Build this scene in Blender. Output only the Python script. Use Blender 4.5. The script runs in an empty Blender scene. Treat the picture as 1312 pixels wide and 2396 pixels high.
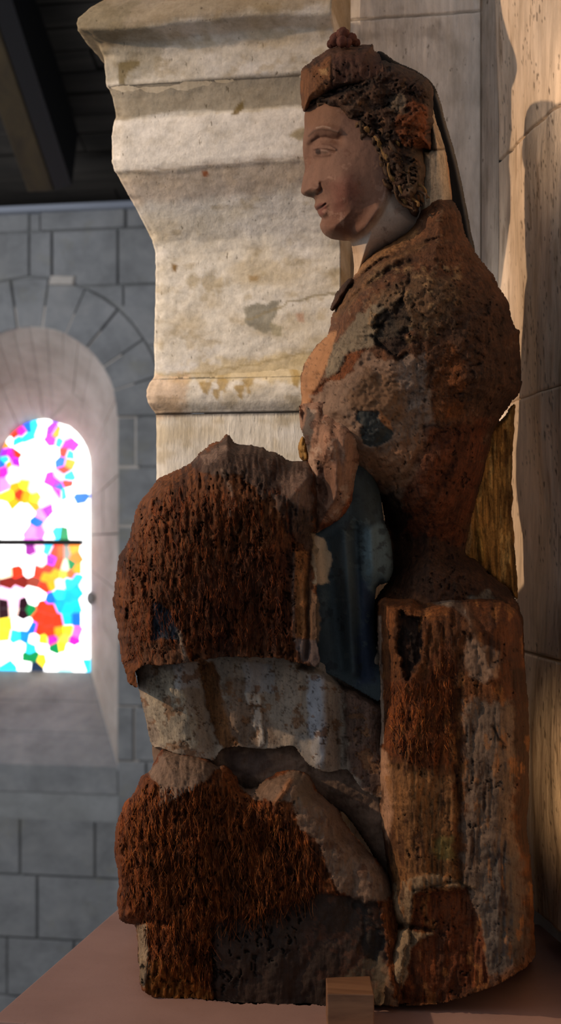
import bpy, math, random
import numpy as np
from mathutils import Vector

random.seed(7)
C = bpy.context.scene.collection
R = math.radians

# ------------------------------------------------------------------ camera, world, lights
F = 3291.0                 # focal length in pixels of the 1312 x 2396 frame
CX, HY = 656.0, 1250.0     # principal column, horizon row
CAMZ = 0.491               # camera height above the shelf top (z = 0)
YAW = R(10.5)
cs, sn = math.cos(YAW), math.sin(YAW)

cam = bpy.data.cameras.new('camera')
cam.sensor_fit = 'VERTICAL'
cam.sensor_height = 36.0
cam.lens = F / 2396.0 * 36.0
cam.shift_y = (HY - 1198.0) / 2396.0
cam.clip_start = 0.05
cam.dof.use_dof = True
cam.dof.focus_distance = 1.52
cam.dof.aperture_fstop = 7.5
camo = bpy.data.objects.new('camera', cam)
camo.location = (0, 0, CAMZ)
camo.rotation_euler = (R(90), 0, YAW)
C.objects.link(camo)
sc = bpy.context.scene
sc.camera = camo

world = bpy.data.worlds.new('world')
sc.world = world
world.use_nodes = True
bg = world.node_tree.nodes['Background']
bg.inputs[0].default_value = (0.84, 0.89, 1.0, 1)
bg.inputs[1].default_value = 0.17

def light(name, kind, loc, target, energy, col, size=0.2, size_y=None, spot=None, blend=0.5):
    l = bpy.data.lights.new(name, kind)
    l.energy = energy
    l.color = col
    if kind == 'AREA':
        l.size = size
        if size_y:
            l.shape = 'RECTANGLE'; l.size_y = size_y
    else:
        l.shadow_soft_size = size
    if kind == 'SPOT':
        l.spot_size = R(spot); l.spot_blend = blend
    o = bpy.data.objects.new(name, l)
    o.location = loc
    d = Vector(target) - Vector(loc)
    o.rotation_euler = d.to_track_quat('-Z', 'Y').to_euler()
    C.objects.link(o)
    return o

# warm evening lamp of the nave, far to the left; cool daylight from the nave windows left and behind
light('warm_spot', 'SPOT', (-3.4, 0.68, 2.0), (-0.1, 1.62, 0.62), 300, (1.0, 0.68, 0.42), 0.035, spot=32, blend=0.6)
light('corbel_fill', 'SPOT', (-2.0, 0.5, 2.0), (-0.50, 1.78, 0.72), 175, (1.0, 0.92, 0.83), 0.12, spot=22, blend=1.0)  # added narrow spot that brightens the capital
light('nave_window', 'AREA', (-2.6, -0.2, 1.5), (-0.2, 1.6, 0.5), 11, (0.88, 0.92, 1.0), 1.2, 1.6)
light('far_bay_window', 'AREA', (-3.2, 3.6, 1.2), (-1.0, 6.2, 0.2), 29, (0.88, 0.91, 0.98), 1.5, 2.0)
light('recess_fill', 'SPOT', (0.35, 0.0, 1.7), (-0.10, 1.9, 0.92), 24, (0.95, 0.96, 1.0), 0.5, spot=26, blend=0.9)  # added soft spot that lifts the recess wall, no window modelled there
# two added, unseen warm spots beside the viewer that brighten the side wall
light('low_wall_fill', 'SPOT', (0.06, -0.1, 0.26), (0.185, 1.66, 0.22), 170, (1.0, 0.64, 0.32), 0.02, spot=14, blend=0.7)
light('high_wall_fill', 'SPOT', (0.05, -0.1, 1.25), (0.15, 1.66, 0.97), 130, (1.0, 0.70, 0.44), 0.02, spot=12, blend=0.7)

sc.view_settings.view_transform = 'Standard'
sc.view_settings.look = 'None'
sc.view_settings.exposure = 0.0
sc.view_settings.gamma = 1.0
sc.view_settings.use_curve_mapping = False
try:
    sc.cycles.use_denoising = True
except Exception:
    pass

# ------------------------------------------------------------------ pixel -> world helpers
def at(px, py, Y):
    """point of the plane y = Y that the camera sees at pixel (px, py); numpy friendly"""
    xc = (px - CX) / F
    k = Y / (xc * sn + cs)
    return (xc * cs - sn) * k, Y + 0 * k, CAMZ + (HY - py) / F * k

def floor_pt(px, py, z=0.0):
    D = (CAMZ - z) * F / (py - HY)
    xc = (px - CX) / F * D
    return Vector((xc * cs - D * sn, xc * sn + D * cs, z))

def onD(px, D, z):
    xc = (px - CX) / F * D
    return Vector((xc * cs - D * sn, xc * sn + D * cs, z))

# ------------------------------------------------------------------ numpy noise
def _hash(ix, iy, seed):
    n = (ix.astype(np.int64) * 374761393 + iy.astype(np.int64) * 668265263 + seed * 1442695041) & 0xFFFFFFFF
    n = ((n ^ (n >> 13)) * 1274126177) & 0xFFFFFFFF
    return ((n ^ (n >> 16)) & 0xFFFF) / 65535.0

def vnoise(x, y, seed=0):
    x = np.asarray(x, float); y = np.asarray(y, float)
    ix = np.floor(x); iy = np.floor(y)
    fx = x - ix; fy = y - iy
    fx = fx * fx * (3 - 2 * fx); fy = fy * fy * (3 - 2 * fy)
    a = _hash(ix, iy, seed); b = _hash(ix + 1, iy, seed)
    c = _hash(ix, iy + 1, seed); d = _hash(ix + 1, iy + 1, seed)
    return (a + (b - a) * fx) * (1 - fy) + (c + (d - c) * fx) * fy

def fbm(x, y, sx, sy=None, octv=4, seed=0, gain=0.5):
    """-1..1"""
    sy = sy or sx
    s = 0; amp = 1; tot = 0
    for k in range(octv):
        s = s + amp * (vnoise(x / sx * 2 ** k + 13.7 * k, y / sy * 2 ** k + 7.1 * k, seed + k * 17) * 2 - 1)
        tot += amp; amp *= gain
    return s / tot * 1.6

def sstep(a, b, x):
    t = np.clip((x - a) / (b - a), 0, 1)
    return t * t * (3 - 2 * t)

def lin(c):
    return np.array([((v / 255.0) / 12.92 if v <= 10 else (((v / 255.0) + 0.055) / 1.055) ** 2.4) for v in c])

# ------------------------------------------------------------------ polygon tools
def smooth_closed(pts, step):
    P = np.array(pts, float); n = len(P); out = []
    for i in range(n):
        p0, p1, p2, p3 = P[i - 1], P[i], P[(i + 1) % n], P[(i + 2) % n]
        L = np.hypot(*(p2 - p1)); k = max(1, int(L / step))
        for j in range(k):
            t = j / k
            a = 0.5 * (2 * p1 + (p2 - p0) * t + (2 * p0 - 5 * p1 + 4 * p2 - p3) * t * t + (3 * p1 - p0 - 3 * p2 + p3) * t ** 3)
            b = p1 + (p2 - p1) * t
            out.append(a * 0.6 + b * 0.4)
    return np.array(out)

def seg_dist(x, y, A, B):
    """distance from points to the segments A->B, with the nearest point"""
    best = np.full(x.shape, 1e18); bx = np.zeros_like(x); by = np.zeros_like(y)
    for (ax, ay), (cx, cy) in zip(A, B):
        dx, dy = cx - ax, cy - ay
        L = dx * dx + dy * dy + 1e-9
        t = np.clip(((x - ax) * dx + (y - ay) * dy) / L, 0, 1)
        qx = ax + t * dx; qy = ay + t * dy
        d = (x - qx) ** 2 + (y - qy) ** 2
        m = d < best
        best = np.where(m, d, best); bx = np.where(m, qx, bx); by = np.where(m, qy, by)
    return np.sqrt(best), bx, by

def inside(x, y, P):
    r = np.zeros(x.shape, bool)
    n = len(P)
    for i in range(n):
        x1, y1 = P[i]; x2, y2 = P[(i + 1) % n]
        if y1 == y2: continue
        c = ((y1 > y) != (y2 > y)) & (x < (x2 - x1) * (y - y1) / (y2 - y1) + x1)
        r ^= c
    return r

def sdf(x, y, pts):
    P = np.array(pts, float)
    d, _, _ = seg_dist(x, y, P, np.roll(P, -1, 0))
    return np.where(inside(x, y, P), d, -d)

def patch_mask(x, y, pts, amp=6, soft=2.0, seed=0, sc_=22):
    m = np.zeros(x.shape)
    P = np.array(pts, float)
    g = amp * 1.8 + soft
    sel = (x > P[:, 0].min() - g) & (x < P[:, 0].max() + g) & (y > P[:, 1].min() - g) & (y < P[:, 1].max() + g)
    if not sel.any(): return m
    xs, ys = x[sel], y[sel]
    d = sdf(xs, ys, P) + amp * fbm(xs, ys, sc_, octv=4, seed=seed, gain=0.62)
    m[sel] = sstep(-soft, soft, d)
    return m

def stroke_d(x, y, pts, width):
    P = np.array(pts, float)
    out = np.full(x.shape, 9.0)
    g = width * 3.2
    sel = (x > P[:, 0].min() - g) & (x < P[:, 0].max() + g) & (y > P[:, 1].min() - g) & (y < P[:, 1].max() + g)
    if sel.any():
        d, _, _ = seg_dist(x[sel], y[sel], P[:-1], P[1:])
        out[sel] = d / width
    return out

# ------------------------------------------------------------------ materials
def new_mat(name):
    m = bpy.data.materials.new(name); m.use_nodes = True
    nt = m.node_tree
    return m, nt, nt.nodes, nt.links, nt.nodes['Principled BSDF']

def noise_node(N, L, co, scale, detail=6, rough=0.6, stretch=(1, 1, 1), dist=0.0):
    mp = N.new('ShaderNodeMapping'); mp.inputs['Scale'].default_value = stretch
    L.new(co, mp.inputs['Vector'])
    n = N.new('ShaderNodeTexNoise')
    n.inputs['Scale'].default_value = scale; n.inputs['Detail'].default_value = detail
    n.inputs['Roughness'].default_value = rough; n.inputs['Distortion'].default_value = dist
    L.new(mp.outputs[0], n.inputs['Vector'])
    return n.outputs['Fac']

def ramp(N, L, fac, stops):
    r = N.new('ShaderNodeValToRGB')
    e = r.color_ramp.elements
    while len(e) < len(stops): e.new(0.5)
    for k, (p, c) in enumerate(stops):
        e[k].position = p
        e[k].color = (*c, 1) if len(c) == 3 else c
    L.new(fac, r.inputs[0])
    return r.outputs[0]

def mix(N, L, mode, fac, a, b):
    m = N.new('ShaderNodeMix'); m.data_type = 'RGBA'; m.blend_type = mode
    for i, v in ((0, fac), (6, a), (7, b)):
        if hasattr(v, 'is_linked'): L.new(v, m.inputs[i])
        elif i == 0: m.inputs[0].default_value = v
        else: m.inputs[i].default_value = (*v, 1)
    return m.outputs[2]

def bump(N, L, h, strength, dist, normal=None):
    b = N.new('ShaderNodeBump'); b.inputs['Strength'].default_value = strength
    b.inputs['Distance'].default_value = dist
    L.new(h, b.inputs['Height'])
    if normal is not None: L.new(normal, b.inputs['Normal'])
    return b.outputs[0]

def mathn(N, L, op, a, b):
    m = N.new('ShaderNodeMath'); m.operation = op
    for i, v in enumerate((a, b)):
        if hasattr(v, 'is_linked'): L.new(v, m.inputs[i])
        else: m.inputs[i].default_value = v
    return m.outputs[0]

def statue_material():
    """painted, worm-eaten wood: colour attribute gives the layer (paint, gesso, wood); alpha says how fibrous it is"""
    m, nt, N, L, P = new_mat('weathered_painted_wood')
    a = N.new('ShaderNodeAttribute'); a.attribute_name = 'layer'
    co = N.new('ShaderNodeTexCoord').outputs['Object']
    grain = noise_node(N, L, co, 230, 6, 0.65, (1, 1, 0.14), 0.4)
    fine = noise_node(N, L, co, 320, 5, 0.7)
    blot = noise_node(N, L, co, 42, 7, 0.66, (1, 1, 0.6), 0.3)
    g = ramp(N, L, grain, [(0.30, (0.30, 0.26, 0.22)), (0.48, (0.95, 0.95, 0.95)), (0.72, (1.75, 1.65, 1.5))])
    f = ramp(N, L, blot, [(0.30, (0.48, 0.45, 0.42)), (0.5, (1.0, 1.0, 1.0)), (0.72, (1.5, 1.45, 1.38))])
    sp = ramp(N, L, fine, [(0.34, (0.45, 0.42, 0.4)), (0.46, (1, 1, 1)), (0.75, (1.2, 1.2, 1.2))])
    col = mix(N, L, 'MULTIPLY', mathn(N, L, 'MULTIPLY', a.outputs['Alpha'], 0.9), a.outputs['Color'], g)
    amt = mathn(N, L, 'MINIMUM', mathn(N, L, 'ADD', a.outputs['Alpha'], 0.30), 1.0)
    col = mix(N, L, 'MULTIPLY', amt, col, f)
    col = mix(N, L, 'MULTIPLY', mathn(N, L, 'MULTIPLY', amt, 0.8), col, sp)
    L.new(col, P.inputs['Base Color'])
    P.inputs['Roughness'].default_value = 0.72
    P.inputs['Specular IOR Level'].default_value = 0.25
    h = mathn(N, L, 'MULTIPLY', mathn(N, L, 'ADD', grain, mathn(N, L, 'MULTIPLY', fine, 0.6)), mathn(N, L, 'ADD', a.outputs['Alpha'], 0.04))
    L.new(bump(N, L, h, 0.9, 0.0030), P.inputs['Normal'])
    return m

def stone_material(name, base, dark, light_, scale=18, vert=False, bumpd=0.002, spots=True, warm=None, sharp=1.0):
    m, nt, N, L, P = new_mat(name)
    co = N.new('ShaderNodeTexCoord').outputs['Object']
    st = (1, 1, 0.12) if vert else (1, 1, 1)
    big = noise_node(N, L, co, scale * 0.35, 6, 0.6)
    mid = noise_node(N, L, co, scale, 8, 0.68, st if vert else (1, 1, 1.3), 0.2)
    fine = noise_node(N, L, co, scale * 9, 6, 0.7, st)
    c = ramp(N, L, mid, [(0.33, dark), (0.5, base), (0.68, light_)])
    v = ramp(N, L, big, [(0.3, (0.80, 0.79, 0.76)), (0.7, (1.12, 1.12, 1.12))])
    c = mix(N, L, 'MULTIPLY', 1.0, c, v)
    if warm:
        wn = noise_node(N, L, co, scale * 0.6, 7, 0.7)
        wf = ramp(N, L, wn, [(0.56, (0, 0, 0)), (0.68, (0.75, 0.75, 0.75))])
        c = mix(N, L, 'MIX', wf, c, warm)
    if spots:
        sp = ramp(N, L, fine, [(0.30, (0.35, 0.31, 0.26)), (0.40, (1, 1, 1))])
        c = mix(N, L, 'MULTIPLY', 0.7 * sharp, c, sp)
    L.new(c, P.inputs['Base Color'])
    P.inputs['Roughness'].default_value = 0.9
    P.inputs['Specular IOR Level'].default_value = 0.15
    h = mathn(N, L, 'ADD', mathn(N, L, 'MULTIPLY', mid, 2.0), fine)
    L.new(bump(N, L, h, 0.6, bumpd), P.inputs['Normal'])
    return m

def attr_stone_material(name, fine_scale=170, vert=False, bumpd=0.0007):
    """stone whose stains and patches come from the colour attribute, pores and tooling from noise"""
    m, nt, N, L, P = new_mat(name)
    a = N.new('ShaderNodeAttribute'); a.attribute_name = 'layer'
    co = N.new('ShaderNodeTexCoord').outputs['Object']
    st = (1, 1, 0.10) if vert else (1, 1, 1)
    fine = noise_node(N, L, co, fine_scale, 6, 0.7, st)
    mid = noise_node(N, L, co, fine_scale / 5, 7, 0.65, (1, 1, 0.5) if vert else (1, 1, 1.5))
    pit = noise_node(N, L, co, fine_scale * 1.1, 3, 0.5, (1, 1, 0.45))
    c = mix(N, L, 'MULTIPLY', 1.0, a.outputs['Color'], ramp(N, L, mid, [(0.3, (0.80, 0.78, 0.74)), (0.5, (1, 1, 1)), (0.7, (1.12, 1.12, 1.12))]))
    c = mix(N, L, 'MULTIPLY', 0.8, c, ramp(N, L, pit, [(0.25, (0.30, 0.27, 0.23)), (0.33, (1, 1, 1))]))
    c = mix(N, L, 'MULTIPLY', 0.5, c, ramp(N, L, fine, [(0.3, (0.7, 0.68, 0.65)), (0.6, (1.1, 1.1, 1.1))]))
    L.new(c, P.inputs['Base Color'])
    P.inputs['Roughness'].default_value = 0.9
    P.inputs['Specular IOR Level'].default_value = 0.15
    h = mathn(N, L, 'ADD', mathn(N, L, 'MULTIPLY', mid, 1.5), mathn(N, L, 'ADD', fine, mathn(N, L, 'MULTIPLY', pit, 0.7)))
    L.new(bump(N, L, h, 0.8, bumpd), P.inputs['Normal'])
    return m

def wood_material(name, dark, light_, scale=30, along='x', bumpd=0.001, rough=0.6):
    m, nt, N, L, P = new_mat(name)
    co = N.new('ShaderNodeTexCoord').outputs['Object']
    st = {'x': (0.08, 1, 1), 'y': (1, 0.08, 1), 'z': (1, 1, 0.08)}[along]
    g = noise_node(N, L, co, scale, 8, 0.65, st, 0.6)
    b = noise_node(N, L, co, scale * 0.2, 3, 0.5)
    c = ramp(N, L, g, [(0.32, dark), (0.68, light_)])
    c = mix(N, L, 'MULTIPLY', 0.6, c, ramp(N, L, b, [(0.3, (0.6, 0.6, 0.6)), (0.7, (1.2, 1.2, 1.2))]))
    L.new(c, P.inputs['Base Color'])
    P.inputs['Roughness'].default_value = rough
    L.new(bump(N, L, g, 0.4, bumpd), P.inputs['Normal'])
    return m

def plain(name, col, rough=0.7, metal=0.0, em=None, es=0):
    m, nt, N, L, P = new_mat(name)
    P.inputs['Base Color'].default_value = (*col, 1)
    P.inputs['Roughness'].default_value = rough
    P.inputs['Metallic'].default_value = metal
    if em:
        P.inputs['Emission Color'].default_value = (*em, 1)
        P.inputs['Emission Strength'].default_value = es
    return m

M_STATUE = statue_material()
M_CORBEL = attr_stone_material('limestone_worn')
M_TOOLED = attr_stone_material('limestone_tooled', 150, True, 0.0016)
M_SIDE = attr_stone_material('limestone_side_wall', 120, True, 0.0016)
M_ASHLAR = stone_material('ashlar_grey', (0.36, 0.36, 0.36), (0.27, 0.27, 0.27), (0.45, 0.44, 0.43), 5, False, 0.006, False, (0.34, 0.32, 0.25))
M_MORTAR = stone_material('mortar', (0.40, 0.40, 0.39), (0.33, 0.33, 0.32), (0.46, 0.46, 0.45), 8, False, 0.003, False)
M_SPLAY = stone_material('splay_limestone', (0.66, 0.59, 0.52), (0.54, 0.47, 0.41), (0.76, 0.69, 0.62), 5, False, 0.004, False)
M_PLANK = wood_material('old_boarding', (0.025, 0.021, 0.017), (0.085, 0.072, 0.058), 14, 'x', 0.004, 0.8)
M_BEAM = wood_material('oak_beam', (0.03, 0.019, 0.007), (0.075, 0.048, 0.016), 10, 'y', 0.003, 0.75)
M_BLOCK = wood_material('wedge_wood', (0.15, 0.07, 0.035), (0.28, 0.145, 0.075), 60, 'x', 0.0005, 0.55)
M_TRIM = plain('painted_iron', (0.40, 0.43, 0.50), 0.5)
M_LEAD_SHADE = plain('lead_and_shade', (0.007, 0.007, 0.008), 0.6)  # near-black; also carries the painted shade of the rafter's side

def shelf_material():
    m, nt, N, L, P = new_mat('shelf_paint')
    co = N.new('ShaderNodeTexCoord').outputs['Object']
    n1 = noise_node(N, L, co, 6, 6, 0.6); n2 = noise_node(N, L, co, 260, 4, 0.7)
    c = ramp(N, L, n1, [(0.3, (0.29, 0.175, 0.15)), (0.7, (0.39, 0.245, 0.215))])
    c = mix(N, L, 'MULTIPLY', 0.6, c, ramp(N, L, n2, [(0.28, (0.4, 0.35, 0.32)), (0.38, (1, 1, 1))]))
    L.new(c, P.inputs['Base Color']); P.inputs['Roughness'].default_value = 0.6
    L.new(bump(N, L, n2, 0.25, 0.0006), P.inputs['Normal'])
    return m
M_SHELF = shelf_material()

# ------------------------------------------------------------------ object helpers
def link(name, me, mat=None, parent=None, loc=(0, 0, 0), smooth=True):
    if mat: me.materials.append(mat)
    o = bpy.data.objects.new(name, me); C.objects.link(o)
    o.location = loc
    if parent: o.parent = parent
    if smooth and len(me.polygons):
        me.polygons.foreach_set('use_smooth', np.ones(len(me.polygons), bool))
    return o

def mesh_from(name, V, Fc):
    me = bpy.data.meshes.new(name)
    me.from_pydata([tuple(v) for v in V], [], Fc)
    me.update()
    return me

def quads_mesh(name, V, Q):
    """fast mesh from numpy vertices and quads"""
    me = bpy.data.meshes.new(name)
    V = np.ascontiguousarray(V, np.float32); Q = np.ascontiguousarray(Q, np.int32)
    me.vertices.add(len(V)); me.vertices.foreach_set('co', V.ravel())
    me.loops.add(Q.size); me.loops.foreach_set('vertex_index', Q.ravel())
    me.polygons.add(len(Q))
    me.polygons.foreach_set('loop_start', np.arange(0, Q.size, 4, dtype=np.int32))
    me.update(calc_edges=True); me.validate()
    return me

def set_layer(me, col):
    a = me.color_attributes.new('layer', 'FLOAT_COLOR', 'POINT')
    a.data.foreach_set('color', np.ascontiguousarray(col, np.float32).ravel())

def empty(name, loc, label=None, cat=None, group=None, kind=None):
    o = bpy.data.objects.new(name, None); C.objects.link(o); o.location = loc
    o.empty_display_size = 0.05
    return tag(o, label, cat, group, kind)

def tag(o, label=None, cat=None, group=None, kind=None):
    if label: o['label'] = label
    if cat: o['category'] = cat
    if group: o['group'] = group
    if kind: o['kind'] = kind
    return o

def prism(poly, y0, y1, bev=0.0):
    """closed prism of an (x, z) outline between y0 (front) and y1; the front edge is chamfered"""
    n = len(poly)
    cx = sum(p[0] for p in poly) / n; cz = sum(p[1] for p in poly) / n
    V = []
    def ring(y, s):
        for x, z in poly:
            dx, dz = cx - x, cz - z; L = math.hypot(dx, dz) or 1
            V.append((x + dx / L * s, y, z + dz / L * s))
    ring(y0, bev); ring(y0 + bev, 0); ring(y1, 0)
    Fc = [tuple(range(n))]
    for k in (0, 1):
        for i in range(n):
            j = (i + 1) % n
            Fc.append((k * n + i, (k + 1) * n + i, (k + 1) * n + j, k * n + j))
    Fc.append(tuple(range(3 * n - 1, 2 * n - 1, -1)))
    return V, Fc

def box8(p):
    """hexahedron of eight corners: bottom ring then top ring"""
    return p, [(3, 2, 1, 0), (4, 5, 6, 7), (0, 1, 5, 4), (1, 2, 6, 5), (2, 3, 7, 6), (3, 0, 4, 7)]

def box(x0, x1, y0, y1, z0, z1):
    return box8([(x0, y0, z0), (x1, y0, z0), (x1, y1, z0), (x0, y1, z0), (x0, y0, z1), (x1, y0, z1), (x1, y1, z1), (x0, y1, z1)])

def bevel(o, w, seg=2):
    m = o.modifiers.new('bevel', 'BEVEL'); m.width = w; m.segments = seg; m.limit_method = 'ANGLE'
    return o

# ================================================================== SETTING: far wall, window, roof
YW = 5.95
TH = 0.30
def wxz(px, py, Y=YW):
    x, _, z = at(float(px), float(py), Y)
    return (x, z)

# opening outline: arch + jambs, parameter list of (outer point, inner point), outer on YW, inner on YG
YG = 6.55
oc = wxz(70, 978); orr = 218 / F * 6.1
gc = wxz(104, 1092, YG); gr = 113 / F * 6.75
sill_o = wxz(70, 1790)[1]; sill_g = wxz(104, 1570, YG)[1]
outer, inner = [], []
NJ, NA = 6, 16
for k in range(NJ):                                   # left jamb, going up
    t = k / NJ
    outer.append((oc[0] - orr, sill_o + (oc[1] - sill_o) * t)); inner.append((gc[0] - gr, sill_g + (gc[1] - sill_g) * t))
for k in range(NA + 1):
    a = math.pi - math.pi * k / NA
    outer.append((oc[0] + orr * math.cos(a), oc[1] + orr * math.sin(a))); inner.append((gc[0] + gr * math.cos(a), gc[1] + gr * math.sin(a)))
for k in range(NJ):
    t = (k + 1) / NJ
    outer.append((oc[0] + orr, oc[1] + (sill_o - oc[1]) * t)); inner.append((gc[0] + gr, gc[1] + (sill_g - gc[1]) * t))

wall_far = empty('wall_far', (0, YW, 0), kind='structure')
X0w, X1w, Z0w, Z1w = -3.6, 1.6, -1.95, wxz(100, 497)[1]
# backing wall with the opening (mortar bed), a ring of quads from the opening to the rectangle
def rect_pt(x, z):
    dx, dz = x - oc[0], z - (oc[1] - 0.35)
    ts = []
    if dx > 1e-6: ts.append((X1w - oc[0]) / dx)
    if dx < -1e-6: ts.append((X0w - oc[0]) / dx)
    if dz > 1e-6: ts.append((Z1w - (oc[1] - 0.35)) / dz)
    if dz < -1e-6: ts.append((Z0w - (oc[1] - 0.35)) / dz)
    t = min(ts)
    return (oc[0] + dx * t, (oc[1] - 0.35) + dz * t)
loop = outer[:]
bott = [(outer[-1][0] + (outer[0][0] - outer[-1][0]) * k / 6, sill_o) for k in range(1, 6)]
loop += bott
V, Fc = [], []
def quad_y(p4, y):
    b_ = len(V)
    for x, z in p4: V.append((x, y, z))
    Fc.append((b_, b_ + 1, b_ + 2, b_ + 3))
c_ = 0.08
for i in range(int((X1w - X0w) / c_) + 1):
    for j in range(int((Z1w - Z0w) / c_) + 1):
        xa, za = X0w + i * c_, Z0w + j * c_
        xb, zb = xa + c_, min(za + c_, Z1w)
        jx = xb > oc[0] - orr and xa < oc[0] + orr
        near = min(math.hypot(x - oc[0], z - oc[1]) for x in (xa, xb) for z in (za, zb))
        if jx and sill_o - 0.001 < zb and za < oc[1]: continue
        if zb > oc[1] and near < orr: continue
        quad_y([(xa, za), (xb, za), (xb, zb), (xa, zb)], .009); quad_y([(xa, za), (xa, zb), (xb, zb), (xb, za)], .25)
for (x, z), (x2, z2) in zip(outer[:-1], outer[1:]):
    def rad(x, z, k):
        if z < oc[1]: return (x + (k if x > oc[0] else -k), z)
        d = math.hypot(x - oc[0], z - oc[1]); return (x + (x - oc[0]) / d * k, z + (z - oc[1]) / d * k)
    quad_y([(x, z), (x2, z2), rad(x2, z2, .16), rad(x, z, .16)], .010)
link('wall_core', mesh_from('wall_core', V, Fc), M_MORTAR, wall_far, smooth=False)

# ring of voussoirs round the opening
rng = random.Random(3)
ring_out = orr * 1.52
AV = 11
for k in range(AV):
    a0 = math.pi - math.pi * k / AV - 0.005; a1 = math.pi - math.pi * (k + 1) / AV + 0.005
    ro = ring_out * 1.015
    poly = []
    for t in (0, 0.5, 1):
        a = a0 + (a1 - a0) * t; poly.append((oc[0] + orr * math.cos(a), oc[1] + orr * math.sin(a)))
    for t in (1, 0.5, 0):
        a = a0 + (a1 - a0) * t; poly.append((oc[0] + ro * math.cos(a), oc[1] + ro * math.sin(a)))
    V, Fc = prism(poly, -rng.uniform(0.0, 0.012), 0.06, 0.006)
    link('voussoir', mesh_from('voussoir', V, Fc), M_ASHLAR, wall_far, smooth=False)

# rectangular courses
def stone_poly(x0, x1, z0, z1):
    pts = []
    K = 5
    for a, b in (((x0, z0), (x1, z0)), ((x1, z0), (x1, z1)), ((x1, z1), (x0, z1)), ((x0, z1), (x0, z0))):
        for t in range(K): pts.append((a[0] + (b[0] - a[0]) * t / K, a[1] + (b[1] - a[1]) * t / K))
    ccx, ccz = (x0 + x1) / 2, (z0 + z1) / 2
    lim = ring_out * 1.02
    if z1 > oc[1] and min(math.hypot(x - oc[0], z - oc[1]) for x, z in pts) < lim:
        d = math.hypot(ccx - oc[0], ccz - oc[1]) + 1e-6
        nx, nz = (ccx - oc[0]) / d, (ccz - oc[1]) / d
        out = []
        base = [(x0, z0), (x1, z0), (x1, z1), (x0, z1)]
        for i in range(4):
            a, b = base[i], base[(i + 1) % 4]
            da = lim - ((a[0] - oc[0]) * nx + (a[1] - oc[1]) * nz); db = lim - ((b[0] - oc[0]) * nx + (b[1] - oc[1]) * nz)
            if da <= 0: out.append(a)
            if (da < 0 < db) or (db < 0 < da):
                t = da / (da - db); out.append((a[0] + (b[0] - a[0]) * t, a[1] + (b[1] - a[1]) * t))
        if len(out) < 3: return None
    else:
        out = [(x0, z0), (x1, z0), (x1, z1), (x0, z1)]
    ar = 0
    for i in range(len(out)):
        (xa, za), (xb, zb) = out[i], out[(i + 1) % len(out)]
        ar += xa * zb - xb * za
    if abs(ar) / 2 < 0.003: return None
    return out

zz = Z1w; course = 0
hs = [0.085, 0.25, 0.27, 0.25, 0.28, 0.26, 0.24, 0.27, 0.28, 0.24, 0.27, 0.25, 0.28, 0.26, 0.27, 0.26]
while zz > Z0w + 0.1:
    h = hs[course % len(hs)]; zb = max(zz - h, Z0w)
    x = -3.1 + rng.uniform(0, 0.25)
    spans = []
    while x < 0.9:
        w = rng.uniform(0.28, 0.46); spans.append((x, x + w)); x += w
    g = 0.0035
    # cut spans at the window axis and the jambs where needed
    cuts = []
    if zz > oc[1]: cuts = [oc[0]]
    res = []
    for a, b in spans:
        if zz > oc[1] - 0.001:
            if a < oc[0] < b: res += [(a, oc[0]), (oc[0], b)]
            else: res.append((a, b))
        elif zb >= sill_o - 0.001 or zz > sill_o + 0.02:
            jl, jr = oc[0] - orr, oc[0] + orr
            if b <= jl or a >= jr: res.append((a, b))
            else:
                if a < jl - 0.05: res.append((a, jl))
                if b > jr + 0.05: res.append((jr, b))
        else: res.append((a, b))
    z_top = zz
    if zz > oc[1] > zb + 0.02:           # the course that straddles the springing: lift it out of the jambs
        pass
    for a, b in res:
        zlo = zb
        if zz > oc[1] > zb and not (b <= oc[0] - ring_out or a >= oc[0] + ring_out):
            # lower piece beside the jamb
            jl, jr = oc[0] - orr, oc[0] + orr
            a2, b2 = (a, min(b, jl)) if a < oc[0] else (max(a, jr), b)
            if b2 - a2 > 0.04:
                V, Fc = prism([(a2 + g, zb + g), (b2 - g, zb + g), (b2 - g, oc[1] - g), (a2 + g, oc[1] - g)], -rng.uniform(0, 0.012), 0.06, 0.006)
                link('stone', mesh_from('stone', V, Fc), M_ASHLAR, wall_far, smooth=False)
            zlo = oc[1]
        if zz > sill_o > zb and not (b <= oc[0] - orr or a >= oc[0] + orr):
            continue
        p = stone_poly(a + g, b - g, zlo + g, zz - g)
        if p:
            V, Fc = prism(p, -rng.uniform(0, 0.014), 0.06, 0.006)
            link('stone', mesh_from('stone', V, Fc), M_ASHLAR, wall_far, smooth=False)
    zz = zb; course += 1

xp, zp = wxz(147, 657)
V, Fc = prism([(xp - .06, zp - .018), (xp + .055, zp - .022), (xp + .062, zp + .016), (xp - .05, zp + .022)], -0.022, 0.0, 0.006)
link('stone', mesh_from('stone', V, Fc), M_SPLAY, wall_far, smooth=False)['label'] = 'small pale stone chip set in the wall above the arch'

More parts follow.
